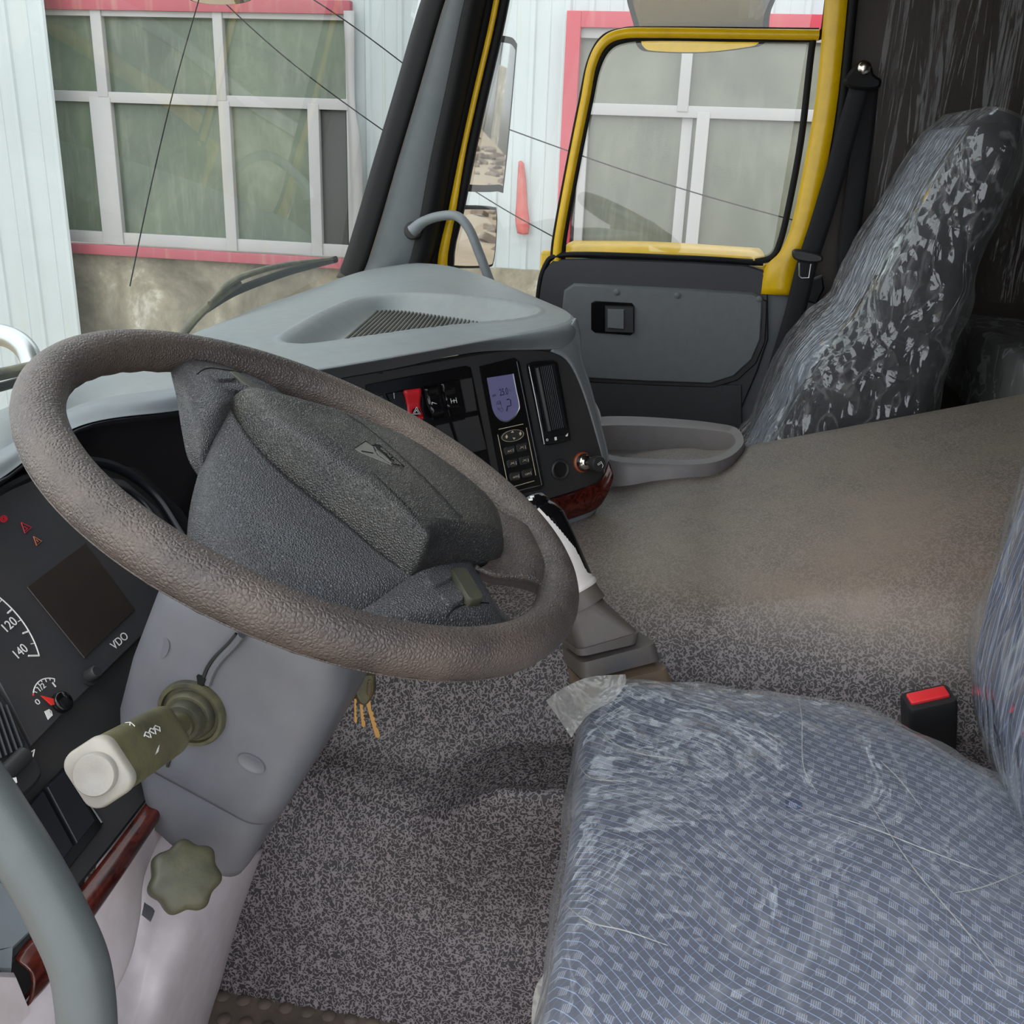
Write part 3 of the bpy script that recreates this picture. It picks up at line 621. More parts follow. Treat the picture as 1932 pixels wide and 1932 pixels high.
# find tray floor height
def floorz(x, y):
    best = min((p for r in rows[::3] for p in r[::3]), key=lambda p: (p[0]-x)**2+(p[1]-y)**2); return best[2]
cm = sum(rm)/len(rm); zf = floorz(cm[0], cm[1])+.003
rm = [U(x, y, Z=zf) for x, y in ((648, 641), (720, 578), (918, 606), (860, 650), (700, 670))]
mm = [prism(rm, A(0, 0, 1), .004, .001)]
a0, a1 = rm[1], rm[2]; u_ = unit(a1-a0); L_ = np.linalg.norm(a1-a0)
rmP = [(p[0], p[1]) for p in rm]
perp = unit(rm[0]-rm[1])
for k in np.arange(.004, L_, .0085):
    s0 = a0+u_*k; L2 = 0
    while inpoly(*(s0+perp*(L2+.004)+u_*.0005)[:2], rmP) and L2 < .4: L2 += .004
    if L2 > .012: mm.append(tube([s0+perp*.003+A(0, 0, .001), s0+perp*L2+A(0, 0, .001)], .0026, 6, 2))
mk('ribbed_mat', merge(*mm), plastic('mat_rubber', (62, 64, 58), .5, (96, 94, 78), .5, 12), dash)
# stack plane
_nh = unit(A(-.75, -.66, 0)); NS = unit(_nh*math.cos(math.radians(12))+A(0, 0, 1)*math.sin(math.radians(12))); CS = U(1145, 900, X=.05)
def PS(x, y, l=0): return U(x, y, P=(CS+NS*l, NS))
def PSl(pts, l=0): return [PS(x, y, l) for x, y in pts]
# brow lip: turns from the top edge down to the black fascia
Lp = [A(-1.08, .56, .70), U(-130, 985, Y=.60), U(0, 905, Y=.62), U(150, 803, Y=.63), U(330, 776, Y=.59), U(450, 757, Y=.545), PS(600, 722), PS(750, 694), PS(900, 664), U(1082, 655, X=.075), B[-3]-A(0, 0, .045), B[-2]-A(0, 0, .05), B[-1]-A(0, 0, .05)]
Ld = cr(Lp, n_)
for _ in range(8): Ld = [Ld[0]]+[(Ld[i-1]+2*Ld[i]+Ld[i+1])/4 for i in range(1, n_-1)]+[Ld[-1]]
lipr = []
for i in range(n_):
    b, l = Bd[i], Ld[i]; out = unit((Bd[i]-Wd[i])*A(1, 1, 0)); mid = (b+l)/2+out*.016+A(0, 0, .006); lipr.append((b, b*.7+mid*.3+out*.008+A(0, 0, .001), mid, l*.75+mid*.25, l, l-out*.012))
rowsL = [[q[k] for q in lipr] for k in range(6)]
V, Fc = patch(rowsL, n_, 22); mk('dash_brow', (V, Fc), m_dash, dash, sharp=0)
# right end of the stack: grey end cap rolling away from the fascia
ec0 = PSl([(1040, 662), (1068, 676), (1088, 706), (1106, 752), (1124, 812), (1136, 860), (1142, 905)])
ec1 = [U(1086, 600, X=.10), U(1093, 632, X=.10), U(1094, 668, X=.09), U(1108, 715, X=.085), U(1128, 790, X=.08), U(1143, 850, X=.075), U(1149, 920, X=.07)]
ec2 = [A(p[0]+.05, p[1]+.05, min(p[2], .80)) for p in ec1]; ec3 = [A(p[0]+.10, p[1]+.12, min(p[2]-.01, .765)) for p in ec1]
mk('end_cap', patch([ec0, [(a*.35+b*.65)+NS*.004 for a, b in zip(ec0, ec1)], ec1, ec2, ec3], 40, 24), m_dash, dash, sharp=0, solid=.004)
mk('side_pocket', prism([U(x, y, X=.12) for x, y in ((1110, 757), (1121, 764), (1129, 780), (1133, 795), (1127, 812), (1120, 795))], NX, .02, .004), m_white, dash)
fas = [(560, 735), (640, 712), (720, 698), (820, 680), (930, 662), (1000, 658), (1045, 664), (1072, 682), (1090, 712), (1108, 760), (1126, 820), (1140, 870), (1141, 900), (1128, 914), (1049, 940), (960, 966), (870, 992), (740, 1030), (600, 1070), (540, 1060), (520, 900)]
mk('stack_fascia', prism(cr(PSl(fas), 90, True), NS, .03, .003), m_black, dash, sharp=30)
wu = [(740, 1030), (870, 992), (960, 966), (1049, 940), (1121, 914), (1138, 898), (1149, 870)]; wl = [(752, 1070), (880, 1032), (975, 1007), (1066, 979), (1118, 960), (1136, 943), (1148, 915)]
wr = [PSl(wu, .001), [p+NS*.010 for p in PSl([((a[0]+b[0])/2, (a[1]+b[1])/2) for a, b in zip(wu, wl)])], PSl(wl, .002), [p-NS*.02 for p in PSl(wl, 0)]]
mk('wood_trim', patch(wr, 50, 14), m_wood, dash, solid=.003)
gu = PSl([(x, y+1) for x, y in wl[:-1]], -.003); gd = PSl([(760, 1092), (890, 1056), (985, 1027), (1071, 999), (1105, 986), (1122, 968)], -.012)
mk('stack_plinth', patch([gu, gd], 30, 4), m_dash, dash, solid=.01)
# details of the stack
def plate(name, pts, lift, mat, par, thk=.004, e=.0012, rn=None, **kw):
    P = PSl(pts, lift); P = cr(P, rn, True) if rn else P
    return mk(name, prism(P, NS, thk, e), mat, par, **kw)
def outline(name, pts, lift, r, mat, par, closed=True, n=60):
    P = PSl(pts, lift); P = P+[P[0]] if closed else P
    V = []
    Q = []
    for i in range(len(P)-1): Q += [P[i]+(P[i+1]-P[i])*t for t in np.linspace(0, 1, 6, endpoint=False)]
    Q.append(P[-1]); return mk(name, tube(Q, r, 6), mat, par)
sw = plate('switch_bank', [(690, 726), (760, 712), (880, 690), (889, 693), (897, 730), (935, 920), (930, 925), (760, 960), (700, 900)], .002, m_gloss, dash, .003, .001)
def lerp2(a, b, t): return (a[0]+(b[0]-a[0])*t, a[1]+(b[1]-a[1])*t)
# switch grid: top edge line (742,740)->(890,708); middle (770,800)->(903,778); bottom (800,880)->(920,853)
T0, T1 = (690, 748), (893, 708); M0, M1 = (720, 815), (904, 777); N0, N1 = (722, 822), (906, 782); Q0, Q1 = (752, 890), (921, 850)
ncol = 5.7
def cell(a0, a1, b0, b1, i, inset=3):
    s, e = i/ncol, (i+1)/ncol
    p, q, r, t = lerp2(a0, a1, s), lerp2(a0, a1, e), lerp2(b0, b1, e), lerp2(b0, b1, s)
    return [(p[0]+inset, p[1]+inset-1), (q[0]-inset, q[1]+inset), (r[0]-inset, r[1]-inset), (t[0]+inset, t[1]-inset)]
sym = {}
for i in range(6):
    if i >= 5.7: break
    c = cell(T0, T1, M0, M1, i, 3) if i < 5 else [(868, 716), (891, 712), (901, 775), (880, 779)]
    if i == 2:
        continue
    nm = 'rocker_switch' if i in (1, 3, 4) else 'blank_switch'
    o = plate(nm, c, .004 if nm[0] == 'b' else .006, m_black if nm[0] == 'b' else m_gloss, dash, .004, .0014)
for i in range(6):
    c = cell(N0, N1, Q0, Q1, i, 3) if i < 5 else [(878, 788), (903, 783), (919, 848), (894, 854)]
    plate('blank_switch', c, .004, m_black, dash, .004, .0012)
# hazard switch standing proud, a saddle shape
hz = [PSl([(763, 736), (794, 732)], .010), PSl([(765, 744), (795, 740)], .011), PSl([(768, 765), (793, 762)], .006), PSl([(771, 785), (797, 782)], .010), PSl([(777, 791), (799, 789)], .013), PSl([(779, 793), (799, 791)], .002)]
hs = mk('hazard_switch', patch([[a, (a+b)/2, b] for a, b in hz], 7, 22), m_red, dash, solid=.009, label='red hazard warning switch')
hc = PS(786, 777, .0155)
mk('symbol_disc', disc_rings(frame(hc, PS(797, 775)-PS(786, 777), NS), ((.0058, -.003), (.0058, 0)), 24), m_gloss, hs)
def tri(cx, cy, w_, h_, lift, fn, nn, r, rot=0):
    P = []
    for a in (90, 210, 330): P.append(fn(cx+w_*math.cos(math.radians(a+rot)), cy-h_*math.sin(math.radians(a+rot)), lift))
    return tube([P[0], P[1], P[2], P[0]], r, 5)
mk('warning_triangle', merge(tri(786, 777, 8.5, 9, .0165, PS, NS, .0004), tri(786, 778, 5, 5, .0165, PS, NS, .0004)), m_ink, hs)
def curved_rocker(xs):
    P = [PSl(r, l) for r, l in xs]; return patch([[a, (a+b)/2, b] for a, b in P], 5, 18)
r1 = mk('rocker_switch', curved_rocker([([(798, 732), (824, 727)], .009), ([(802, 748), (826, 743)], .005), ([(806, 764), (830, 760)], .007), ([(812, 777), (834, 773)], .012), ([(815, 784), (835, 779)], .004)]), m_gloss, dash, solid=.006)
mk('horn_symbol', tube(PSl([(815, 759), (824, 762), (826, 767), (815, 767), (815, 759)], .0135), .0005, 5), m_ink, r1)
r2 = mk('rocker_switch', curved_rocker([([(832, 724), (857, 719)], .010), ([(836, 738), (860, 733)], .009), ([(840, 752), (862, 748)], .005), ([(845, 768), (866, 764)], .011), ([(849, 775), (868, 771)], .004)]), m_gloss, dash, solid=.006)
mk('axle_symbol', merge(*[tube(PSl(q, .0125), .0004, 5) for q in ([(850, 752), (852, 761)], [(860, 750), (862, 760)], [(851, 757), (861, 755)], [(856, 753), (857, 760)])]), m_ink, r2)
mk('lamp_mark', merge(tube(PSl([(743, 741), (744, 752)], .008), .0004, 5), tube(PSl([(749, 774), (757, 772)], .008), .0006, 5), tube(PSl([(753, 769), (754, 777)], .008), .0006, 5)), m_ink, dash)
# climate unit
cu = plate('climate_unit', [(906, 691), (972, 675), (981, 683), (1028, 916), (1022, 923), (965, 936), (952, 934), (930, 820)], .004, m_gloss, dash, .004, .001)
outline('unit_border', [(975, 682), (1022, 915), (960, 930)], .005, .0006, m_trim, cu, False)
lcd = [(919, 713), (970, 705), (975, 735)]+[tuple(q) for q in cr([A(*q) for q in ((981, 764), (978, 777), (970, 788), (957, 795), (945, 793), (936, 785), (930, 772), (926, 752))], 30)]
lc = plate('display', lcd, .0052, m_lcd, cu, .002, .0002, sharp=30)
lb = mk('display_edge', tube(cr(PSl([(968, 705), (974, 735), (980, 765), (977, 777), (970, 787), (957, 795), (945, 793), (936, 785)], .0056), 40), .0009, 6), m_steel, cu)
text('display_digits', '25.0', PS(943, 747, .0054), PS(959, 744, .0054), NS, m_lcdink, lc, .0105, .0002)
text('display_units', '°C', PS(960, 739, .0054), PS(965, 738, .0054), NS, m_lcdink, lc, .003, .0002)
text('display_auto', 'auto', PS(929, 749, .0054), PS(936, 747, .0054), NS, m_lcdink, lc, .0032, .0002)
def strokes(fn, ls, l, r): return merge(*[tube([fn(x, y, l) for x, y in q], r, 5) for q in ls])
mk('cab_symbol', strokes(PS, [[(937, 764), (938, 758), (944, 756), (946, 767)], [(939, 763), (944, 762), (944, 759), (940, 760), (939, 763)], [(938, 768), (941, 774), (942, 769)], [(944, 776), (947, 777), (949, 774), (948, 770), (945, 769), (944, 772), (944, 776)]], .0056, .00035), m_lcdink, lc)
mk('seat_symbol', strokes(PS, [[(963, 754), (964, 765), (957, 767), (956, 776)], [(956, 754), (961, 753)]], .0056, .0009), m_lcdink, lc)
for q in ([(941, 810), (987, 800)], [(939, 820), (958, 912)], [(993, 807), (1011, 897)], [(966, 919), (1008, 907)]): mk('border_line', tube(PSl(q, .0048), .0005, 5), m_gold, cu)
def ell(cx, cy, a, b, n=28, rot=0):
    ex_, ey_ = (math.cos(rot), math.sin(rot)), (-math.sin(rot), math.cos(rot))
    return [(cx+a*math.cos(t)*ex_[0]+b*math.sin(t)*ey_[0], cy+a*math.cos(t)*ex_[1]+b*math.sin(t)*ey_[1]) for t in np.linspace(0, 2*math.pi, n, endpoint=False)]
rk = plate('rocker_ring', ell(967.5, 822, 22, 11, 32, -.22), .006, m_black, cu, .003, .001)
mk('ring_edge', tube(PSl(ell(967.5, 822, 21, 10.5, 32, -.22)+[ell(967.5, 822, 21, 10.5, 32, -.22)[0]], .0065), .0003, 5), m_gold, rk)
for x, y in ((956, 824), (982, 818)): mk('fan_symbol', merge(plate_ := prism(PSl([(x, y-4), (x+2.5, y), (x, y+4), (x-2.5, y)], .0068), NS, .0004, .0001)), m_gold, rk, smooth=False)
for x, y, s in ((967, 815, 1), (970, 827, -1)): mk('arrow_symbol', prism(PSl([(x-3, y+1.5*s), (x+3, y+s), (x, y-2.5*s)], .0068), NS, .0004, .0001), m_gold, rk, smooth=False)
for r_, (y_, lab) in enumerate(((0, ('A/C', None)), (24.5, (None, None)), (49, ('AUTO', 'OFF')))):
    for c_ in range(2):
        cx, cy = (962 if c_ == 0 else 985)+y_*.21, (850 if c_ == 0 else 844.5)+y_
        b_ = plate('climate_button', [(cx-10, cy+1), (cx-8, cy-6), (cx+8, cy-9), (cx+10, cy-2), (cx+9, cy+5), (cx-6, cy+8)], .0062, m_black, cu, .003, .0012, 40)
        mk('button_edge', tube(PSl([(cx-7.5, cy+7.5), (cx-10, cy+1), (cx-8, cy-6), (cx+8, cy-9)], .0052), .0003, 5), m_steel, b_)
        if lab[c_]: text('button_label', lab[c_], PS(cx-4.5, cy+3.5, .0064), PS(cx+4.5, cy+1.5, .0064), NS, m_gold, b_, .0028, .0002)
        else: mk('button_symbol', strokes(PS, [[(cx-4, cy+2), (cx+3, cy-3)], [(cx-3, cy-2), (cx+4, cy+1)]], .0064, .0003), m_gold, b_)
        mk('button_tick', tube(PSl([(cx+6, cy-4), (cx+7, cy+2)], .0066), .0003, 5), m_ink, b_)
# air vent
av = thing('air_vent', (0, 0, 0)); av.parent = dash
mk('vent_frame', prism(cr(PSl([(997, 694), (1001, 686), (1012, 682), (1040, 680), (1050, 682), (1054, 690), (1066, 755), (1077, 822), (1074, 831), (1060, 835), (1035, 840), (1028, 836), (1024, 820), (1010, 755)], .006), 70, True), NS, .005, .0016), m_gloss, av)
mk('vent_frame_edge', tube(PSl([(998, 692), (1011, 755), (1027, 838)], .0065), .0009, 6), m_steel, av)
mk('vent_recess', prism(PSl([(1008, 692), (1046, 686), (1069, 806), (1031, 815)], .0066), NS, .0005, .0001), m_piano, av, smooth=False)
mk('vent_slat', tube(PSl([(1013, 694), (1037, 813)], .008), .0034, 8), m_black, av, label='wide first slat')
for i in range(7):
    x0 = 1020+i*3.3; mk('vent_slat', tube(PSl([(x0, 692-i*.5), (x0+23, 811-i*.8)], .008), .0006, 6), m_trimd, av)
mk('vent_tab', prism(PSl([(1038, 744), (1043, 743), (1046, 760), (1041, 761)], .0105), NS, .004, .001), m_black, av)
mk('thumb_wheel', tube(PSl([(1036, 829), (1063, 822)], .006), .0036, 10), m_piano, av)
mk('wheel_mark', prism(PSl([(1046, 825), (1050, 824), (1051, 830), (1047, 831)], .0102), NS, .0004, .0001), m_ink, av, smooth=False)
mk('closed_symbol', tube(PSl(ell(1032.5, 830, 1.8, 2, 10)+[ell(1032.5, 830, 1.8, 2, 10)[0]], .0066), .0004, 5), m_ink, av)
mk('open_symbol', prism(PSl([(1067, 822), (1072, 817), (1071, 823), (1068, 824)], .0068), NS, .0004, .0001), m_ink, av)
# socket and knob
FS = frame(PS(1055, 886), PS(1075, 882)-PS(1055, 886), NS)
so = mk('lighter_socket', disc_rings(FS, ((.0165, -.004), (.0165, .004), (.0145, .0055), (.012, .0045), (.0115, -.012)), 36), m_black, dash)
mk('socket_bore', disc_rings((FS[0]+NS*.001, FS[1], FS[2], FS[3]), ((.0114, -.001), (.0114, 0)), 30), flat('bore_black', (4, 4, 5), .9), so)
FK = frame(PS(1098, 872), PS(1120, 868)-PS(1098, 872), NS)
kn = thing('rotary_knob', (0, 0, 0)); kn.parent = dash
mk('amber_collar', disc_rings(FK, ((.0165, -.002), (.0165, .003), (.014, .005)), 32), m_amber, kn)
mk('chrome_collar', disc_rings(FK, ((.0142, .002), (.0142, .008), (.011, .014), (.006, .017)), 32), m_chrome, kn)
mk('knob_stem', disc_rings(FK, ((.004, .01), (.004, .034)), 12), m_black, kn)
kr = []
for h, r in ((.034, .010), (.035, .0125), (.047, .0125), (.0485, .0115)):
    kr.append([FK[0]+(FK[1]*math.cos(q)+FK[2]*math.sin(q))*(r+.0003*(1 if int(j) % 2 else -1)*(r > .012))+NS*h for j, q in enumerate(np.linspace(0, 2*math.pi, 72, endpoint=False))])
mk('knob_head', rings(kr), m_black, kn)
kc = FK[0]+NS*.049
mk('knob_symbol', merge(*[tube([kc+FK[1]*a[0]+FK[2]*a[1] for a in q], .0004, 5) for q in ([(-.004, .001), (.003, .004), (.004, .002), (-.003, -.001), (-.004, .001)], [(.004, .002), (.006, -.003), (.004, -.006)])]), m_ink, kn)
# ------------------------------------------------------------------ instrument side
NC = unit(A(0, -.8, .6)); CC = A(-.7, .52, .62)
def PC(x, y, l=0): return U(x, y, P=(CC+NC*l, NC))
def PCl(pts, l=0): return [PC(x, y, l) for x, y in pts]
hood0 = [Ld[i]-A(0, 0, .001) for i in range(0, 134, 10)]
mk('cluster_hood', patch([hood0, [p+A(0, .03, -.03) for p in hood0], [p+A(.02, .06, -.10) for p in hood0], [p*A(1, 0, 0)+A(.02, .66, .60) for p in hood0]], 40, 20), m_piano, dash, solid=.003)
arc = [U(x, y, Y=.655) for x, y in ((20, 860), (90, 838), (180, 832), (260, 845), (320, 880))]
mk('visor_ring', tube([PC(x, y, .003) for x, y in ((-60, 960), (40, 905), (130, 870), (215, 880), (290, 930), (345, 1010))], .006, 8, 40), m_piano, dash)
bez = [(-260, 1080), (-60, 955), (60, 885), (160, 862), (260, 880), (345, 960), (420, 1080), (420, 1400), (335, 1462), (310, 1470), (210, 1600), (110, 1725), (-60, 1910), (-260, 1990)]
mk('instrument_bezel', prism(PCl(bez), NC, .03, .003), m_black, dash)
cl = thing('instrument_cluster', (0, 0, 0)); cl.parent = dash
face = [(-160, 1030), (-60, 962), (0, 930), (60, 905), (150, 888), (235, 905), (300, 960), (345, 1040), (330, 1140), (240, 1228), (135, 1332), (60, 1408), (20, 1330), (-60, 1180)]
mk('cluster_face', prism(PCl(face, .006), NC, .006, .0015), m_cluster, cl)
mk('display_screen', prism(PCl([(161, 1024), (255, 1150), (160, 1242), (51, 1107)], .0075), NC, .002, .0005), m_screen, cl, smooth=False)
def arcpx(cx, cy, a, b, t0, t1, n=20): return [(cx+a*math.cos(math.radians(t)), cy+b*math.sin(math.radians(t))) for t in np.linspace(t0, t1, n)]
# speed gauge arc on the face, real circle: centre and radius in the cluster plane
def circ3(p1, p2, p3):
    a, b = p2-p1, p3-p1; axb = np.cross(a, b); c = p1+(np.cross((a@a)*b-(b@b)*a, axb))/(2*axb@axb); return c, np.linalg.norm(c-p1)
s1, s2, s3 = PC(0, 1128, .0066), PC(45, 1176, .0066), PC(74, 1237, .0066)
sc_, sr = circ3(s1, s2, s3); ex_ = unit(s3-sc_); ey_ = np.cross(NC, ex_)
def sg(a, r): return sc_+(ex_*math.cos(a)+ey_*math.sin(a))*r
mk('speed_scale', tube([sg(a, sr) for a in np.linspace(0, 4.2, 80)], .0006, 6), m_ink, cl)
tk = []
for i in range(0, 15):
    a = i*.155*1.0
    r0 = sr*(.945 if i % 2 else .91) if i else sr*.86
    tk.append(tube([sg(a, sr), sg(a, r0)], .0004 if i % 2 else .0009, 5))
mk('speed_ticks', merge(*tk), m_ink, cl)
text('speed_number', '140', PC(35, 1243, .0066), PC(54, 1227, .0066), NC, m_ink, cl, .0085)
text('speed_number', '120', PC(14, 1193, .0066), PC(34, 1176, .0066), NC, m_ink, cl, .0085)
text('maker_name', 'VDO', PC(216, 1227, .0066), PC(243, 1203, .0066), NC, m_ink, cl, .008)
# fuel gauge
f1, f2, f3 = PC(63, 1308, .0066), PC(78, 1283, .0066), PC(103, 1281, .0066)
fc, frd = circ3(f1, f2, f3); fx = unit(f1-fc); fy = unit(np.cross(NC, fx)); sgn = 1 if (f3-fc)@fy > 0 else -1
def fg(a, r): return fc+(fx*math.cos(a)+fy*sgn*math.sin(a))*r
aend = math.acos(max(-1, min(1, unit(f3-fc)@fx)))
mk('fuel_scale', tube([fg(a, frd) for a in np.linspace(0, aend, 20)], .0006, 6), m_ink, cl)
mk('fuel_ticks', merge(*[tube([fg(a, frd), fg(a, frd*(.84 if i % 2 == 0 else .9))], .0004, 5) for i, a in enumerate(np.linspace(0.1, aend, 7))]), m_ink, cl)
mk('fuel_reserve', tube([fg(-.12, frd), fg(-.02, frd)], .0009, 6), m_inkr, cl)
text('fuel_number', '1', PC(104, 1297, .0066), PC(106, 1295.5, .0066), NC, m_ink, cl, .005); text('fuel_number', '1/2', PC(76, 1305, .0066), PC(87, 1296, .0066), NC, m_ink, cl, .005)
text('fuel_number', '0', PC(71, 1331, .0066), PC(77, 1326, .0066), NC, m_ink, cl, .005)
nb = thing('fuel_needle', (0, 0, 0)); nb.parent = cl
mk('needle_hub', disc_rings(frame(PC(116, 1326, .007), A(1, 0, 0), NC), ((.0135, 0), (.0135, .006), (.012, .008), (.001, .0085)), 28), m_gloss, nb) if False else None
hubo = mk('needle_hub', disc_rings(frame(PC(114, 1327, .007), A(1, 0, 0), NC), ((.0095, 0), (.0095, .005), (.008, .0065), (.001, .007)), 28), m_gloss, cl)
bpy.data.objects.remove(nb)
mk('needle_blade', prism([PC(78, 1312, .0105), PC(110, 1320, .0105), PC(109, 1328, .0105), PC(98, 1330, .0105)], NC, .0012, .0003), flat('needle_red', (225, 50, 40), .4), cl, smooth=False)
mk('fuel_pump_symbol', prism([PC(x, y, .0068) for x, y in ((84, 1342), (92, 1338), (99, 1350), (91, 1358))], NC, .0005, .0001), m_ink, cl, smooth=False)
mk('pump_hose_symbol', tube([PC(x, y, .0068) for x, y in ((92, 1338), (97, 1342), (99, 1350))], .0003, 5), m_ink, cl)
bt = mk('trip_button', disc_rings(frame(PC(165, 1278, .006), A(1, 0, 0), NC), ((.009, 0), (.009, .002), (.0062, .0025), (.0062, .012), (.005, .0135)), 24), m_black, cl)
# lamps
mk('brake_warning_symbol', strokes(PC, [ell(7, 979, 6, 6, 10)+[ell(7, 979, 6, 6, 10)[0]], ell(7, 979, 3, 3, 8)+[ell(7, 979, 3, 3, 8)[0]]], .0068, .0008), m_inkr, cl)
mk('red_warning_triangle', strokes(PC, [[(40, 986), (60, 995), (47, 1006), (40, 986)], [(45, 993), (52, 997), (48, 1001)]], .0068, .0006), m_inkr, cl)
mk('orange_warning_triangle', strokes(PC, [[(63, 1012), (79, 1021), (69, 1029), (63, 1012)], [(68, 1018), (72, 1022)]], .0068, .0005), m_inko, cl)
mk('gearbox_symbol', strokes(PC, [ell(307, 1130, 4, 6, 8)+[ell(307, 1130, 4, 6, 8)[0]], [(306, 1127), (308, 1133)]], .0068, .0004), m_ink, cl)
# rev counter seen past the wheel
t_c = PC(235, 985, .004); 
mk('rev_counter_ring', tube([t_c+A(1, 0, 0)*.043*math.cos(a)+np.cross(NC, A(1, 0, 0))*.043*math.sin(a)+NC*.004 for a in np.linspace(0, 2*math.pi, 60)], .0028, 8), m_piano, cl)
mk('rev_scale', tube([t_c+A(1, 0, 0)*.036*math.cos(a)+np.cross(NC, A(1, 0, 0))*.036*math.sin(a)+NC*.004 for a in np.linspace(.9, 2.2, 30)], .0008, 6), m_ink, cl)
mk('rev_red_zone', tube([t_c+A(1, 0, 0)*.033*math.cos(a)+np.cross(NC, A(1, 0, 0))*.033*math.sin(a)+NC*.004 for a in np.linspace(.6, 1.3, 20)], .0016, 6), m_inkr, cl)
# driver side vent and blanks
lv = thing('air_vent', (0, 0, 0)); lv.parent = dash
mk('vent_frame', prism(cr(PCl([(-120, 1330), (-40, 1290), (5, 1310), (30, 1350), (60, 1410), (80, 1450), (78, 1468), (60, 1490), (10, 1530), (-60, 1590), (-140, 1560)], .012), 60, True), NC, .012, .003), m_black, lv)
mk('vent_recess', prism(PCl([(-100, 1350), (-30, 1310), (0, 1322), (48, 1400), (42, 1412), (-10, 1440), (-90, 1480)], .0125), NC, .0005, .0001), m_piano, lv, smooth=False)
for i in range(7):
    mk('vent_slat', tube(PCl([(-24+i*11-30, 1318+i*3-16+i*3), (24+i*0-i*12+18, 1408+i*9)], .015) if False else PCl([(-60+i*12, 1300+i*5), (-18+i*10, 1440-i*5)], .015), .0011, 6), m_trimd, lv)
mk('thumb_wheel', tube(PCl([(-5, 1475), (20, 1450), (45, 1425)], .013), .008, 12, 10), m_black, lv)
mk('wheel_mark', prism(PCl([(22, 1468), (31, 1466), (33, 1476), (26, 1480)], .0215), NC, .001, .0002), m_ink, lv, smooth=False)
mk('vent_symbol', strokes(PC, [[(60, 1418), (65, 1414), (62, 1428)], ell(0, 1497, 3, 4, 8)+[ell(0, 1497, 3, 4, 8)[0]]], .0125, .0006), m_ink, lv)
fr = mk('switch_surround', prism(PCl([(122, 1446), (134, 1448), (196, 1552), (192, 1562), (112, 1664), (100, 1668), (20, 1570), (20, 1556)], .003), NC, .003, .001), m_gloss, dash)
for q in ([(88, 1484), (122, 1454), (182, 1548), (146, 1592)], [(40, 1536), (82, 1490), (140, 1596), (104, 1645)]):
    mk('blank_switch', prism(PCl(q, .008), NC, .006, .0015), m_piano, dash, label='blank dark switch cover')
mk('switch_edge', tube(PCl([(122, 1446), (192, 1552)], .004), .0008, 6), m_trim, dash)
# wood strip on the driver side
wu2 = [(318, 1458), (210, 1602), (112, 1722), (52, 1775), (29, 1808)]; wl2 = [(342, 1482), (250, 1625), (160, 1756), (98, 1848), (58, 1893)]
wr2 = [PCl(wu2, .001), [p+NC*.012 for p in PCl([((a[0]+b[0])/2, (a[1]+b[1])/2) for a, b in zip(wu2, wl2)])], PCl(wl2, 0), [p-NC*.02 for p in PCl(wl2, 0)]]
mk('wood_trim', patch(wr2, 50, 14), m_wood, dash, solid=.003)
mk('side_panel', prism(PCl([(-200, 1840), (-30, 1640), (20, 1670), (60, 1760), (30, 1790), (26, 1832), (-200, 1832)], .002), NC, .02, .003), m_dash, dash)
# pale lower trim
la = [PCl([(342, 1476), (250, 1620), (155, 1752), (50, 1892), (-150, 2100)], -.004),
      [U(340, 1496, Y=.452), U(268, 1640, Y=.442), U(200, 1790, Y=.432), U(125, 1900, Y=.425), U(-60, 2120, Y=.42)],
      [U(332, 1512, Y=.462), U(276, 1640, Y=.448), U(262, 1740, Y=.44), U(228, 1850, Y=.432), U(100, 2060, Y=.425)]]
la.append([p+A(.004, .014, 0) for p in la[-1]]); la.append([p+A(.006, .05, 0) for p in la[2]])
mk('lower_trim', patch(la, 50, 26), m_lilac, dash, sharp=0, solid=.003)
lr = [[U(326, 1540, Y=.55), U(262, 1640, Y=.545), U(244, 1740, Y=.54), U(205, 1850, Y=.53), U(60, 2100, Y=.52)],
      [U(345, 1600, Y=.53), U(305, 1700, Y=.525), U(278, 1800, Y=.515), U(245, 1920, Y=.505), U(110, 2150, Y=.49)],
      [U(420, 1640, Y=.49), U(365, 1740, Y=.49), U(325, 1850, Y=.49), U(290, 1950, Y=.485), U(180, 2180, Y=.475)],
      [U(490, 1600, Y=.49), U(440, 1730, Y=.505), U(405, 1850, Y=.52), U(382, 1940, Y=.53), U(340, 2200, Y=.54)],
      [U(500, 1600, Y=.56), U(450, 1730, Y=.58), U(415, 1850, Y=.60), U(392, 1940, Y=.62), U(350, 2200, Y=.64)]]
mk('inner_lower_trim', patch(lr, 40, 40), m_lilac, dash, sharp=0, solid=.004)
mk('left_lower_trim', prism([U(x, y, Y=.43) for x, y in ((-200, 1828), (34, 1834), (60, 1895), (70, 1990), (-200, 2300))], A(0, -.9, .3), .02, .004), m_lilac, dash)
lt_v, lt_f = patch(lr, 40, 40); _lt = BVHTree.FromPolygons([tuple(v) for v in lt_v], lt_f)
def onl(x, y, l=.001):
    h = _lt.ray_cast(Vector(CAM), Vector(unit(ray(x, y))))[0]; return np.array(h)-unit(ray(x, y))*l if h else U(x, y, Y=.46)
mk('clip_tab', prism([onl(x, y, .005) for x, y in ((268, 1688), (300, 1704), (292, 1730), (284, 1744), (262, 1728))], A(-.3, -.9, .2), .01, .003), m_column, dash)
mk('clip_tab', prism([onl(x, y, .002) for x, y in ((260, 1738), (289, 1755), (284, 1770), (250, 1822), (240, 1812))], A(-.3, -.9, .2), .006, .003), m_white, dash)
mk('passenger_side_front', patch([[p for p in Bd[-40::4]], [p-A(0, 0, .15) for p in Bd[-40::4]], [p-A(0, -.1, .5) for p in Bd[-40::4]]], 20, 16), m_dash, dash, solid=.004)
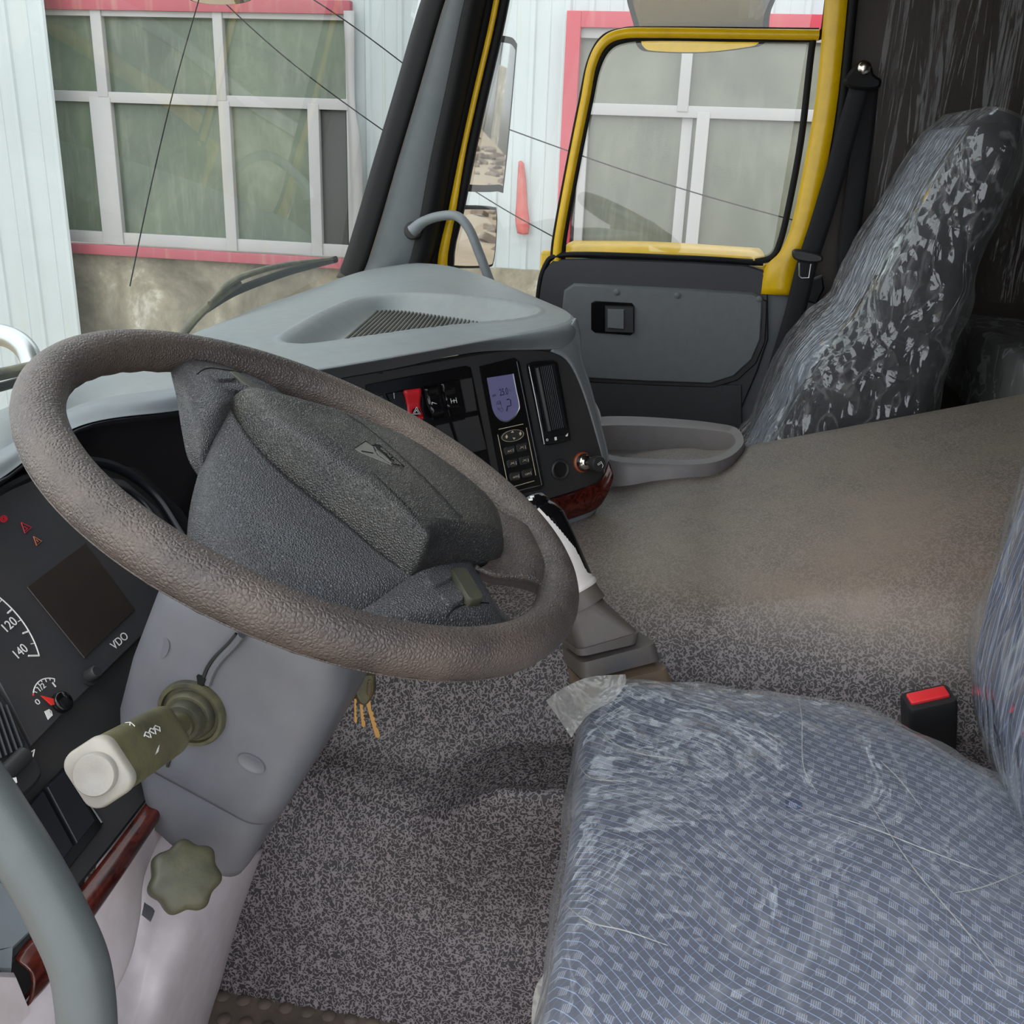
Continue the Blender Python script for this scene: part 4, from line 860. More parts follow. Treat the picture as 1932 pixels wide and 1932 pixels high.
mk('firewall', bx(XL, XR, .74, .79, -.05, .76), m_black, dash)
# dash-top demister grille slot near the pillar
mk('pillar_vent', prism([U(x, y, X=.94) for x, y in ((826, 524), (832, 522), (853, 542), (846, 544))], A(-.6, -.6, .5), .01, .001), m_black, dash)
# ------------------------------------------------------------------ steering wheel
WC = A(-.737, .295, .828); WN = unit(A(.039, -.415, .909)); WX = unit(A(1, 0, 0)-WN*WN[0]); WY = np.cross(WN, WX)
def PW(x, y, h=0): return U(x, y, P=(WC+WN*h, WN))
def PWr(rows): return [[PW(*q) for q in r] for r in rows]
sw_ = thing('steering_wheel', WC-WN*.05, 'large worn brown steering wheel with grained black airbag pad', 'steering wheel')
R0, r0 = .2255, .0188
rg = []
for i in range(160):
    a = 2*math.pi*i/160; e = WX*math.cos(a)+WY*math.sin(a); rr = []
    for j in range(24):
        b = 2*math.pi*j/24; k = r0*(1+.0*0)+.0007*math.sin(a*44)*max(0, -math.sin(b))
        rr.append(WC+e*(R0+k*math.cos(b))+WN*k*1.03*math.sin(b))
    rg.append(rr)
mk('rim', rings(rg, closed=True), m_rim, sw_, sharp=0)
mk('rim_seam', tube([WC+(WX*math.cos(a)+WY*math.sin(a))*(R0+r0*math.cos(-.75)*1.0)+WN*r0*math.sin(-.75)*1.03 for a in np.linspace(0, 2*math.pi, 161)], .0008, 6, cap=False), m_rim, sw_)
# lower hub skirt
skirt = PWr([
    [(443, 755, 0), (437, 775, .002), (485, 845, .004), (560, 915, .004), (650, 985, .004), (720, 1045, .002), (785, 1090, 0)],
    [(405, 805, -.012), (410, 850, -.006), (460, 925, -.004), (535, 995, -.004), (620, 1050, -.004), (700, 1098, -.006), (752, 1118, -.008)],
    [(378, 880, -.03), (385, 935, -.022), (430, 1000, -.018), (500, 1060, -.018), (585, 1108, -.018), (660, 1140, -.018), (700, 1150, -.018)],
    [(357, 965, -.05), (362, 1010, -.045), (405, 1060, -.04), (480, 1120, -.036), (560, 1158, -.034), (635, 1182, -.03), (680, 1186, -.028)],
    [(350, 1060, -.085), (352, 1100, -.085), (390, 1140, -.08), (470, 1180, -.075), (550, 1210, -.07), (625, 1226, -.066), (680, 1225, -.06)]])
mk('hub_skirt', patch(skirt, 44, 40), m_hub, sw_, sharp=0, solid=.004)
# left spoke (ahead of the pad)
lspoke = PWr([
    [(318, 678, -.012), (348, 676, .0), (385, 680, .004), (425, 688, .002), (462, 700, -.006)],
    [(324, 712, -.012), (350, 706, .002), (390, 702, .009), (440, 705, .010), (492, 716, .004)],
    [(334, 755, -.018), (360, 748, .0), (398, 732, .010), (460, 720, .011), (525, 736, .004)],
    [(342, 808, -.026), (368, 798, -.006), (402, 772, .006), (452, 745, .008), (535, 752, .002)],
    [(354, 864, -.034), (378, 848, -.016), (410, 804, -.002), (445, 765, .002), (520, 765, -.004)],
    [(373, 898, -.040), (385, 880, -.026), (411, 828, -.010), (440, 790, -.004), (500, 790, -.01)]])
mk('spoke', patch(lspoke, 40, 44), m_hub, sw_, sharp=0, solid=.005)
# right lower spoke with the button pod
rspoke = PWr([
    [(770, 1090, .002), (800, 1075, .010), (840, 1064, .012), (882, 1060, .008), (890, 1062, -.01)],
    [(740, 1112, -.002), (790, 1098, .008), (848, 1090, .012), (902, 1092, .008), (908, 1094, -.01)],
    [(700, 1140, -.008), (765, 1128, .004), (850, 1118, .012), (918, 1122, .008), (926, 1124, -.01)],
    [(664, 1162, -.016), (745, 1158, -.002), (845, 1150, .008), (928, 1145, .006), (940, 1145, -.01)],
    [(650, 1182, -.020), (740, 1188, -.01), (850, 1185, -.002), (935, 1170, 0), (965, 1168, -.01)],
    [(650, 1200, -.024), (740, 1215, -.014), (855, 1215, -.008), (945, 1200, -.006), (990, 1190, -.012)]])
mk('spoke', patch(rspoke, 40, 44), m_hub, sw_, sharp=0, solid=.005)
# right upper arm to the rim
rarm = PWr([
    [(925, 950, .004), (945, 965, .010), (985, 985, .012), (1020, 1010, .006)],
    [(930, 985, .004), (960, 995, .010), (1000, 1015, .012), (1040, 1050, .004)],
    [(935, 1030, .002), (965, 1035, .008), (1010, 1050, .012), (1050, 1085, .004)],
    [(920, 1062, .0), (960, 1068, .004), (1005, 1082, .008), (1040, 1115, .0)],
    [(895, 1075, -.006), (930, 1088, -.004), (985, 1098, -.002), (1015, 1112, -.008)],
    [(880, 1080, -.025), (920, 1100, -.025), (970, 1108, -.025), (1012, 1120, -.025)]])
mk('spoke', patch(rarm, 36, 36), m_rim, sw_, sharp=0, solid=.005)
# airbag pad
pad = [  # outline px at base, then rows inwards
    [(437, 772, 0), (440, 752, .004), (470, 742, .012), (560, 754, .02), (660, 780, .024), (770, 826, .026), (850, 880, .026), (915, 936, .024), (940, 975, .02), (946, 1030, .008), (938, 1058, .0), (880, 1060, 0), (822, 1064, .0), (795, 1072, 0), (778, 1085, 0), (740, 1062, .0), (640, 978, .002), (555, 905, .002), (480, 838, .002)]]
c_in = PW(720, 905, .036)
Pb = cr([PW(*q) for q in pad[0]], 120, True)
def toward(P, s, h): 
    c = sum(P)/len(P); return [c+(p-c)*s+WN*h for p in P]
# ridge line carries the crest of the pad
ridge = cr([PW(540, 760, .024), PW(640, 840, .036), PW(760, 950, .040), PW(835, 1035, .036)], 40)
rs = [[p-WN*.012 for p in Pb], Pb]
for s, k in ((.985, .22), (.95, .42), (.88, .68), (.78, .86), (.64, .96), (.45, 1.0), (.22, 1.02), (.03, 1.02)):
    ring = []
    for p in Pb:
        nr = min(ridge, key=lambda q: (q-p)@(q-p)); base = sum(ridge)/len(ridge)
        tgt = nr*.85+base*.15
        q = tgt+(p-tgt)*s; hp = (p-WC)@WN; ht = (tgt-WC)@WN
        q = q-WN*((q-WC)@WN)+WN*(hp+(ht-hp)*k); ring.append(q)
    rs.append(ring)
V, Fc = rings(rs); pad_o = mk('airbag_pad', (V, Fc), m_pad, sw_, sharp=0)
# pad surface sampler for things lying on it
from mathutils.bvhtree import BVHTree
bvh = BVHTree.FromPolygons([tuple(v) for v in V], Fc)
def on(x, y, lift=.0006, tree=None):
    r = ray(x, y); h = (tree or bvh).ray_cast(Vector(CAM), Vector(unit(r)))
    return np.array(h[0])-unit(r)*lift if h[0] else PW(x, y, .03)
mk('pad_seam', tube([on(x, y, 0) for x, y in ((655, 782), (690, 805), (735, 842), (775, 878), (820, 922), (860, 966), (872, 976))], .0007, 5, 30), m_rubber, pad_o)
emb = mk('emblem', merge(prism([on(x, y, .0012) for x, y in ((669, 846), (690, 833), (704, 842), (708, 853), (714, 860), (740, 878), (683, 855))], WN, .0015, .0003), prism([on(x, y, .0012) for x, y in ((707, 842), (711, 843), (741, 873), (738, 874), (714, 857))], WN, .0015, .0003)), plastic('emblem_grey', (104, 103, 96), .4, None, 0, 5, 0), pad_o, smooth=False)
mk('emblem_slot', tube([on(x, y, .0016) for x, y in ((682, 851), (704, 855))], .0005, 5), m_rubber, emb)
mk('emblem_outline', merge(tube([on(x, y, .0012) for x, y in ((669, 846), (690, 832), (701, 840), (708, 839), (717, 840), (763, 880))], .0004, 5), tube([on(x, y, .0012) for x, y in ((708, 841), (742, 875), (763, 880))], .0004, 5)), m_rubber, emb)
ec_ = on(735, 858, .0012)
def EP(x, y, l=0): return U(x, y, P=(ec_+WN*l, unit(WN)))
mk('emblem_band', prism([EP(x, y, .0006) for x, y in ((708, 839), (718, 840), (764, 881), (746, 878))], WN, .0015, .0002), m_rubber, emb, smooth=False)
text('emblem_lettering', 'GENLYON', EP(716, 845, .0012), EP(755, 880, .0012), WN, bpy.data.materials['emblem_grey'], emb, .0036, .0003, lift=.0004)
# buttons on the two pods
_, lsF = patch(lspoke, 40, 44); lt = BVHTree.FromPolygons([tuple(v) for v in patch(lspoke, 40, 44)[0]], lsF)
rt_ = BVHTree.FromPolygons([tuple(v) for v in patch(rspoke, 40, 44)[0]], patch(rspoke, 40, 44)[1])
def key_(name, pts, tree, mat, lift=.003, par=sw_, n=36):
    Q = [on(x, y, 0, tree) for x, y in pts]; c = sum(Q)/len(Q); _, _, vt = np.linalg.svd(np.array(Q)-c); q = vt[2]*(1 if vt[2]@WN > 0 else -1); q = unit(q*.5+WN*.5)
    return mk(name, prism(cr([U(x, y, P=(c+q*lift, q)) for x, y in pts], n, True) if n else [U(x, y, P=(c+q*lift, q)) for x, y in pts], q, .010, .0008), mat, par)
key_('spoke_button', [(397, 701), (410, 698), (432, 702), (444, 713), (412, 714)], lt, m_hub)
key_('spoke_button', [(422, 723), (440, 721), (466, 726), (484, 736), (442, 735)], lt, m_hub)
key_('rocker_button', [(434, 700), (445, 700), (480, 722), (518, 741), (500, 741), (485, 738), (455, 718)], lt, m_knobd, .004, n=0)
key_('spoke_button', [(804, 1082), (845, 1073), (853, 1088), (822, 1102)], rt_, m_hub)
key_('spoke_button', [(833, 1120), (862, 1110), (875, 1128), (856, 1138)], rt_, m_hub)
key_('rocker_button', [(852, 1074), (856, 1070), (878, 1070), (882, 1074), (912, 1122), (911, 1129), (892, 1130), (884, 1126)], rt_, m_knobd, .006, n=0)
mk('pod_groove', tube([on(x, y, 0, rt_) for x, y in ((842, 1164), (855, 1150), (872, 1142), (900, 1138), (922, 1138))], .0008, 5, 20), m_rubber, sw_)
mk('pod_groove', tube([on(x, y, 0, lt) for x, y in ((372, 706), (385, 697), (400, 695), (430, 699), (455, 703))], .0008, 5, 20), m_rubber, sw_)
# ------------------------------------------------------------------ steering column
KN = unit(A(0, -.415, .91)); KX = A(1, 0, 0); KY = np.cross(KN, KX)
co = thing('steering_column', WC-KN*.5, 'grey plastic steering column shroud below the steering wheel', 'steering column')
def csec(h, x0, x1, y0, y1, r, n=7):
    return [WC+KN*h+KX*a+KY*b for a, b in rr2((x1-x0)/2, (y1-y0)/2, r, n, (x0+x1)/2, (y0+y1)/2)]
cs = [csec(-.07, -.045, .05, -.055, .05, .03), csec(-.085, -.06, .06, -.075, .062, .03), csec(-.105, -.074, .075, -.096, .072, .03), csec(-.135, -.080, .08, -.1045, .078, .028),
      csec(-.20, -.083, .085, -.1045, .076, .026), csec(-.255, -.083, .085, -.102, .07, .025), csec(-.285, -.082, .084, -.100, .06, .025), csec(-.292, -.078, .08, -.097, .055, .024)]
mk('upper_shroud', rings(cs), m_column, co, sharp=60)
cs = [csec(-.285, -.075, .078, -.094, .045, .022), csec(-.32, -.074, .076, -.094, .03, .02), csec(-.36, -.070, .07, -.094, .01, .02), csec(-.378, -.062, .06, -.091, -.02, .018), csec(-.385, -.05, .05, -.087, -.03, .018)]
mk('lower_shroud', rings(cs), m_column, co, sharp=60)
XS = WC[0]-.0845
def CX(x, y, X=XS): return U(x, y, X=X)
mk('shroud_seam', tube([CX(x, y, XS+.0015) for x, y in ((446, 1196), (430, 1215), (405, 1240), (390, 1262), (382, 1285))], .0016, 6, 20), m_black, co)
mk('shroud_ledge', tube([CX(x, y, XS+.0025) for x, y in ((456, 1198), (442, 1216), (417, 1242), (402, 1264), (392, 1290))], .0035, 8, 20), m_column, co)
mk('shroud_seam', tube([CX(x, y, XS+.001) for x, y in ((332, 1392), (324, 1420), (316, 1446))], .0015, 6, 12), m_black, co)
mk('seam_notch', prism([CX(x, y, XS-.001) for x, y in ((370, 1276), (388, 1282), (382, 1296), (372, 1292))], NX, .004, .0005), flat('notch_black', (5, 5, 6), .9), co)
mk('screw_recess', disc_rings(frame(CX(474, 1441, XS-.0002), KY, A(-1, 0, 0)), ((.013, -.001), (.0125, .0006), (.0115, .0006), (.009, -.0004), (.002, -.0008)), 30, 1, .62), m_column, co)
mk('ignition_recess', disc_rings(frame(CX(308, 1222, XS+.004), KY, A(-1, .2, .1)), ((.006, 0), (.006, .001), (.001, .001)), 20, 1, 1.8), m_column, co)
# stalk: collar, neck, grip, end cap
a_ = CX(362, 1345); tip = U(190, 1447, D=.66); ax = unit(tip-a_)
FA = frame(a_, KY, A(-1, 0, .05))
mk('stalk_boot', disc_rings(FA, ((.0305, -.006), (.0305, .002), (.029, .0045), (.0262, .0045), (.0255, .001), (.022, .0015), (.0215, .007), (.0195, .009), (.014, .009)), 44), m_dusty, co)
mk('stalk_collar', disc_rings((a_+A(-.004, 0, 0)+KN*.0, *FA[1:]), ((.0175, 0), (.0172, .012), (.0155, .0145), (.012, .0145), (.0115, .018), (.008, .019)), 36), m_knobd, co)
stalk = thing('combination_stalk', (0, 0, 0)); stalk.parent = co
ap_ = a_+A(-.012, 0, 0)
mk('stalk_neck', tube([ap_, ap_+ax*.016, ap_+ax*.046], [.010, .0082, .0095], 20), m_dusty, stalk)
Lk = np.linalg.norm(tip-ap_); gx = unit(np.cross(ax, unit(CAM-tip))); gx = unit(A(0, .0, 1)-ax*ax[2]); gy = np.cross(ax, gx)
def gsec(d, s, rot=.62, r=.010):
    c, s_ = math.cos(rot), math.sin(rot)
    return [ap_+ax*d+(gx*(p*c-q*s_)+gy*(p*s_+q*c)) for p, q in rr2(.0205*s, .0175*s, r*s, 7)]
g0, g1 = .047, Lk-.008
mk('stalk_grip', rings([gsec(g0-.004, .55), gsec(g0, .80), gsec(g0+.006, .95), gsec(g0+.014, 1.0), gsec((g0+g1)/2, 1.02), gsec(g1, 1.03)]), m_dusty, stalk, sharp=70)
mk('stalk_end_cap', rings([gsec(g1, 1.04), gsec(g1+.004, 1.06), gsec(g1+.007, 1.03), gsec(g1+.009, .96)]), m_greycap, stalk, sharp=60)
mk('stalk_end_button', disc_rings(frame(ap_+ax*(g1+.008), gx, ax), ((.0145, 0), (.0145, .005), (.0135, .0065), (.009, .0066), (.005, .0055), (.001, .0052)), 40), m_greycap, stalk)
gv, gf = rings([gsec(g0, .8), gsec(g0+.014, 1.0), gsec(g1, 1.03)]); gt = BVHTree.FromPolygons([tuple(v) for v in gv], gf)
def og(x, y): return on(x, y, .0009, gt)
mk('wiper_symbols', merge(*[tube([og(x, y) for x, y in q], .00045, 5) for q in (
    [(272, 1389), (275, 1381), (283, 1384), (285, 1392)], [(274, 1387), (282, 1391)], [(281, 1382), (284, 1374), (292, 1377), (294, 1385)], [(283, 1380), (291, 1384)], [(289, 1376), (293, 1369), (301, 1372), (302, 1380)], [(291, 1374), (300, 1378)],
    [(236, 1364), (246, 1363), (254, 1370)], [(246, 1363), (245, 1368)])]), m_ink, stalk)
mk('grip_mark', prism([og(x, y) for x, y in ((301, 1405), (299, 1418), (293, 1424), (297, 1412))], unit(CAM-tip), .0006, .0001), m_ink, stalk, smooth=False)
# tilt adjuster knob
kc_ = U(352, 1652, D=.83); kn_ = unit(unit(CAM-kc_)*.85+A(0, -.3, .25)); FKn = frame(kc_, A(1, 0, 0), kn_)
def lobed(r, h, amp): return [FKn[0]+(FKn[1]*math.cos(q)+FKn[2]*math.sin(q))*(r*(1+amp*math.cos(7*q+.6)))+FKn[3]*h for q in np.linspace(0, 2*math.pi, 84, endpoint=False)]
mk('adjuster_knob', rings([lobed(.022, -.030, .02), lobed(.0255, -.026, .07), lobed(.0282, -.012, .08), lobed(.0284, -.004, .075), lobed(.0264, .0, .06), lobed(.022, .002, .03), lobed(.010, .003, .0), lobed(.001, .003, 0)]), m_knobd, co, sharp=60, label='dusty seven-lobed adjuster knob')
mk('adjuster_stem', tube([kc_-kn_*.03, kc_-kn_*.1], .009, 12), m_black, co)
# keys
kt = U(690, 1290, X=-.67)
ks = thing('key_bunch', kt+A(0, 0, -.06), 'bunch of brass keys with black fob hanging from the ignition', 'keys')
def KP(x, y, l=0): return U(x, y, P=(kt+A(-l, 0, 0), unit(A(-.9, -.35, .1))))
nk = unit(A(-.9, -.35, .1))
fob = mk('key_fob', prism(cr([KP(x, y, .004) for x, y in ((672, 1275), (690, 1270), (706, 1272), (710, 1290), (708, 1308), (694, 1330), (682, 1332), (672, 1322), (666, 1300))], 40, True), nk, .010, .003), m_dusty, ks)
mk('fob_emblem', tube(cr([KP(x, y, .0045) for x, y in ((695, 1285), (701, 1286), (701, 1305), (697, 1316), (693, 1305))], 24, True), .0006, 5), m_brass, fob)
for a, b, wd in (((694, 1322), (713, 1390), 5), ((682, 1325), (686, 1370), 4), ((671, 1318), (671, 1362), 3)):
    d = unit(np.array([b[0]-a[0], b[1]-a[1]])); p = np.array([-d[1], d[0]])*wd
    q = [(a[0]+p[0], a[1]+p[1]), (b[0]+p[0], b[1]+p[1]), (b[0]+d[0]*3, b[1]+d[1]*3), (b[0]-p[0], b[1]-p[1])]
    for t in (.8, .65, .5, .35): 
        q.append((a[0]+(b[0]-a[0])*t-p[0]*1.0, a[1]+(b[1]-a[1])*t-p[1])); q.append((a[0]+(b[0]-a[0])*(t-.07)-p[0]*.4, a[1]+(b[1]-a[1])*(t-.07)-p[1]*.4))
    q.append((a[0]-p[0], a[1]-p[1]))
    mk('key', prism([KP(x, y, .001) for x, y in q], nk, .002, .0003), m_brass, ks, smooth=False)
mk('key_ring', tube([KP(684, 1258), KP(676, 1268), KP(682, 1280), KP(694, 1276), KP(694, 1264), KP(684, 1258)], .0011, 6, 24), m_brass, ks)
# near grab handle
nh = [U(-120, 1380, D=.60), U(-50, 1470, D=.60), U(10, 1560, D=.6), U(60, 1640, D=.6), U(110, 1730, D=.6), U(146, 1810, D=.6), U(160, 1880, D=.6), U(165, 1960, D=.6), U(165, 2100, D=.6)]
mk('grab_handle', tube(nh, .0172, 24, 60), plastic('handle_grey', (84, 90, 91), .42, (90, 88, 80), .2, 9), label='thick grey curved grab handle at the driver door, lower left corner', cat='handle')
# ------------------------------------------------------------------ gear lever
gl_ = thing('gear_lever', U(1250, 1380, D=1.3), 'gear lever with glossy black and white grip on a stepped rubber boot', 'gear lever')
DL = 1.235
def GP(x, y, D=DL): return U(x, y, D=D)
cen = [GP(1004, 966), GP(1019, 988), GP(1043, 1030), GP(1065, 1072), GP(1084, 1108)]
rad = [.027, .0335, .031, .0285, .0265]
# black glossy back shell and white front shell share one waisted body
def body(rads, grow, n=150):
    P = cr(cen, 200); rr = np.interp(np.linspace(0, 1, 200), np.linspace(0, 1, len(rads)), rads); return tube(P, [r+grow for r in rr], n)
V, Fc = body(rad, 0)
Pc = cr(cen, 24); wh, bk = [], []
for f in Fc:
    c = sum(V[i] for i in f)/len(f); x, y = proj(c)
    (wh if x < np.interp(y, [950, 962, 995, 1035, 1080, 1090], [1010, 1022, 1053, 1086, 1108, 1140]) else bk).append(f)
mk('grip_shell', (V, bk), m_gloss, gl_, label='glossy black side of the grip'); mk('grip_front', (V, wh), m_white, gl_, label='white side of the grip')
gd = unit(cen[0]-cen[1]); FG = frame(cen[0], WX, gd)
kb = mk('grip_cap', disc_rings(FG, ((.026, -.004), (.0275, .004), (.024, .014), (.014, .020), (.001, .022)), 36), m_gloss, gl_)
mk('shift_pattern', merge(*[prism([on(x+a, y+b, .0006, BVHTree.FromPolygons([tuple(v) for v in disc_rings(FG, ((.026, -.004), (.0275, .004), (.024, .014), (.014, .020), (.001, .022)), 36)[0]], disc_rings(FG, ((.026, -.004), (.0275, .004), (.024, .014), (.014, .020), (.001, .022)), 36)[1])) for a, b in ((-4, -2), (4, -3), (4, 1), (-4, 2))], unit(CAM-cen[0]), .0003, .0001) for x, y in ((1004, 938), (1001, 943))]), m_ink, kb, smooth=False)
dn = unit(cen[-1]-cen[-2]); FR = frame(cen[-1], WX, dn)
mk('white_collar', disc_rings(FR, ((.0265, -.002), (.0285, 0), (.0285, .004), (.0275, .006)), 36), m_white, gl_)
mk('neck', disc_rings(FR, ((.0265, .004), (.0265, .014), (.029, .026)), 36), m_boot, gl_)
# stepped boot: rectangles with front edge A-B and depth along +X
AB = [((1070, 1150), (1122, 1140), .05), ((1088, 1228), (1212, 1192), .075), ((1094, 1240), (1206, 1214), .075), ((1096, 1252), (1240, 1214), .09), ((1100, 1284), (1250, 1246), .095), ((1108, 1296), (1262, 1262), .095), ((1112, 1330), (1276, 1296), .105), ((1120, 1340), (1294, 1312), .105), ((1124, 1370), (1304, 1340), .115), ((1130, 1380), (1322, 1356), .115), ((1134, 1410), (1330, 1384), .125)]
def brect(a, b, dp, shr=0, D=1.20):
    p, q = U(*a, D=D), U(*b, D=D+.02); e1 = q-p; L = np.linalg.norm(e1); e1 = unit(e1); e2 = unit(A(1, 0, -.15)-e1*(A(1, 0, -.15)@e1)); c = p+e1*L/2+e2*dp/2
    return [c+e1*x+e2*y for x, y in rr2(L/2-shr, dp/2-shr, .012, 5)]
def stepped(rows_):
    rr = []
    for a, b, dp, s in rows_: rr.append(brect(a, b, dp, s))
    return rings(rr)
cc = cen[-1]+dn*.012
first = [[cc+(unit(A(0, -1, .1))*x+A(1, 0, -.15)*y) for x, y in rr2(.026, .024, .022, 5)]]
def sh(k, s=0): return brect(*AB[k], s)
mk('boot_top', rings(first+[sh(1, .003), sh(1), sh(2), sh(2, .006)]), m_boot, gl_, sharp=50)
mk('boot_fold', rings([sh(2, .012), sh(3, .004), sh(3), sh(4), sh(4, .006)]), m_boot, gl_, sharp=50)
for k in (5, 7, 9): mk('boot_fold', rings([sh(k-1, .012), sh(k, .004), sh(k), sh(k+1), sh(k+1, .006)]), m_bootb, gl_, sharp=50)
# ------------------------------------------------------------------ seats
def cushion(out, z1, z0, r=.05, dish=.0, jig=0, K=96, flare=0, seed=0):
    P = cr([A(*p, 0) for p in out], K, True); c = sum(P)/K; rs = []
    prof = [(.02, 0), (.3, 0), (.55, 0), (.75, -.001), (.88, -.004), (.95, -.012), (.985, -.026), (1.0, -.048), (1.004, -.075), (1.0, -(z1-z0)*.8), (.99, -(z1-z0))]
    for s, h in prof:
        ring = []
        for p in P:
            q = c+(p-c)*s; zz = z1+h-dish*(1-s*s)+.006*math.sin(q[0]*13+1)*math.sin(q[1]*11)*(1 if s < .9 else 0)
            q = A(q[0], q[1], zz); ring.append(q)
        rs.append(ring)
    return rs
cush = [(-1.0, .055), (-.85, .062), (-.69, .068), (-.565, .078), (-.492, .072), (-.462, .035), (-.452, -.06), (-.446, -.15), (-.452, -.225), (-.492, -.285), (-.545, -.33), (-.60, -.375), (-.75, -.42), (-.95, -.43), (-1.01, -.3), (-1.015, -.1), (-1.015, .02)]
ds = thing('driver_seat', A(-.72, -.18, 0), 'driver seat in blue-grey checked cloth, wrapped in clear plastic', 'seat')
rsC = cushion(cush, .535, .36); mk('seat_cushion', rings(rsC), m_fabric, ds, sharp=0)
mk('seat_base', bx(-.95, -.55, -.38, .0, 0, .36, .02), m_black, ds)
def back_block(x0, x1, yz_front, yz_back, K=40, rnd_=.05, crown=.02):
    """backrest: front and back profiles as (y,z) lists from bottom to top"""
    f = cr([A(0, *p) for p in yz_front], 24); b = cr([A(0, *p) for p in yz_back], 24); rs = []
    hw = (x1-x0)/2; cx = (x0+x1)/2
    for i in range(24):
        t = i/23; c = (f[i]+b[i])/2; hd = np.linalg.norm(f[i]-b[i])/2; d = unit(f[i]-b[i]); s = 1 if t < .85 else math.sqrt(max(.02, 1-((t-.85)/.17)**2))
        w_ = hw*(.93+.07*math.sin(math.pi*t)); w_ *= (.86+.14*s)
        rs.append([c+A(1, 0, 0)*x+d*y+A(cx, 0, 0) for x, y in rr2(w_, hd*(.5+.5*s), min(rnd_, hd*.95), 8)])
    return rs
drb = back_block(-.98, -.455, [(-.40, .44), (-.335, .56), (-.325, .67), (-.34, .82), (-.37, 1.0), (-.40, 1.2)], [(-.50, .42), (-.50, .56), (-.48, .7), (-.47, .85), (-.48, 1.0), (-.49, 1.2)])
mk('backrest', rings(drb), m_fabric, ds, sharp=0)
# clear film over the driver seat
def jitter(rs, amp, sc, seed=0, grow=None):
    out = []
    for i, r in enumerate(rs):
        c = sum(r)/len(r); q = []
        for p in r:
            n3 = noise.noise_vector(Vector(p*sc)+Vector((seed, seed*2, 0))); d = np.array(n3)*amp
            g = (p-c); L = np.linalg.norm(g)+1e-6; q.append(p+d+(g/L)*(grow[i] if grow else 0))
        out.append(q)
    return out
def dens(rs, nv):
    K = len(rs[0]); cols = [cr([r[k] for r in rs], nv) for k in range(K)]; return [[cols[k][i] for k in range(K)] for i in range(nv)]
fr_rs = [[p+A(0, 0, .005) for p in r] for r in rsC]
fr_rs = dens(fr_rs, 40)
gr_ = [.002+.014*max(0, (i-26)/14) for i in range(40)]
mk('seat_cover_film', rings(jitter(fr_rs, .005, 22, 3, gr_), cap=False), m_film, label='clear creased plastic cover over the driver seat cushion', cat='plastic cover', sharp=0)
_cv, _cf = rings(fr_rs, cap=False); _ct = BVHTree.FromPolygons([tuple(v) for v in _cv], _cf)
scf = bpy.data.objects['seat_cover_film']
for pts, r_ in ((((1660, 1440), (1700, 1480), (1738, 1530)), .0007), (((1560, 1540), (1650, 1570), (1750, 1610), (1880, 1660)), .0005), (((1640, 1520), (1720, 1640), (1820, 1760), (1890, 1850)), .0006), (((1500, 1290), (1512, 1360), (1515, 1450), (1540, 1500)), .0006), (((1115, 1360), (1150, 1400), (1200, 1425), (1290, 1440)), .0006), (((1064, 1710), (1110, 1745), (1180, 1762), (1260, 1790)), .0006), (((1800, 1690), (1850, 1680), (1930, 1650)), .0006), (((1080, 1420), (1110, 1470), (1180, 1480)), .0005)):
    P_ = []
    for p in cr([A(*q) for q in pts], 14):
        h = _ct.ray_cast(Vector(CAM), Vector(unit(ray(*p))))[0]
        if h: P_.append(np.array(h)+A(0, 0, .003))
    if len(P_) > 5: mk('film_crease', tube(P_, [.0003, r_, r_, .0003], 6, 24), m_film6, scf)
# turned-up corner flap of the cover
fp = [[U(1030, 1322, D=1.04), U(1060, 1300, D=1.05), U(1110, 1278, D=1.06), U(1180, 1272, D=1.06)], [U(1050, 1350, D=1.03), U(1080, 1335, D=1.04), U(1120, 1310, D=1.05), U(1180, 1290, D=1.05)], [U(1078, 1392, D=1.02), U(1092, 1370, D=1.02), U(1115, 1345, D=1.03), U(1160, 1320, D=1.04)]]
mk('cover_flap', patch(fp, 20, 16), m_film6, label='folded corner of the plastic cover at the front of the driver seat', cat='plastic cover', solid=0)
tf = [[U(1035, 1825, D=.85), U(1012, 1860, D=.85), U(1004, 1900, D=.85), U(1002, 1960, D=.85)], [U(1046, 1830, D=.84), U(1034, 1865, D=.84), U(1030, 1900, D=.84), U(1032, 1960, D=.84)]]
mk('hanging_film_strip', patch(tf, 20, 8), m_film6, label='twisted strip of clear plastic hanging below the seat front', cat='plastic strip')
fd = dens([[p for p in r] for r in drb], 50)
gb = [.012+.012*math.sin(i*.5)*.5 for i in range(50)]
mk('backrest_cover_film', rings(jitter(fd, .010, 14, 9, gb), cap=False), m_film5, label='loose clear plastic over the driver backrest at the right edge', cat='plastic cover', sharp=0)
# seat belt buckle
bc = thing('seat_belt_buckle', U(1790, 1420, X=-.42)-A(0, 0, .1), 'black seat belt buckle with red release button behind the driver cushion', 'buckle')
bo = U(1752, 1318, X=-.41); bn = unit(A(-.25, .22, .95)); FB = frame(bo, A(.25, -1, .1), bn)
bu = []
for hw, hh, r, h in ((.028, .014, .006, -.11), (.029, .0155, .006, -.03), (.0285, .0165, .006, -.002), (.027, .015, .006, .002)): bu.append([FB[0]+FB[1]*x+FB[2]*y+FB[3]*h for x, y in rr2(hw, hh, r, 5)])
mk('buckle_body', rings(bu), m_black, bc, sharp=50)
mk('release_button', box((FB[0]+FB[3]*.0015+FB[2]*.002, *FB[1:]), .0225, .0085, .004, .002), m_redb, bc)
mk('buckle_stalk', tube([FB[0]-FB[3]*.10, FB[0]-FB[3]*.16, FB[0]-FB[3]*.2+A(.0, -.05, -.05)], .012, 10, 12), m_rubber, bc)
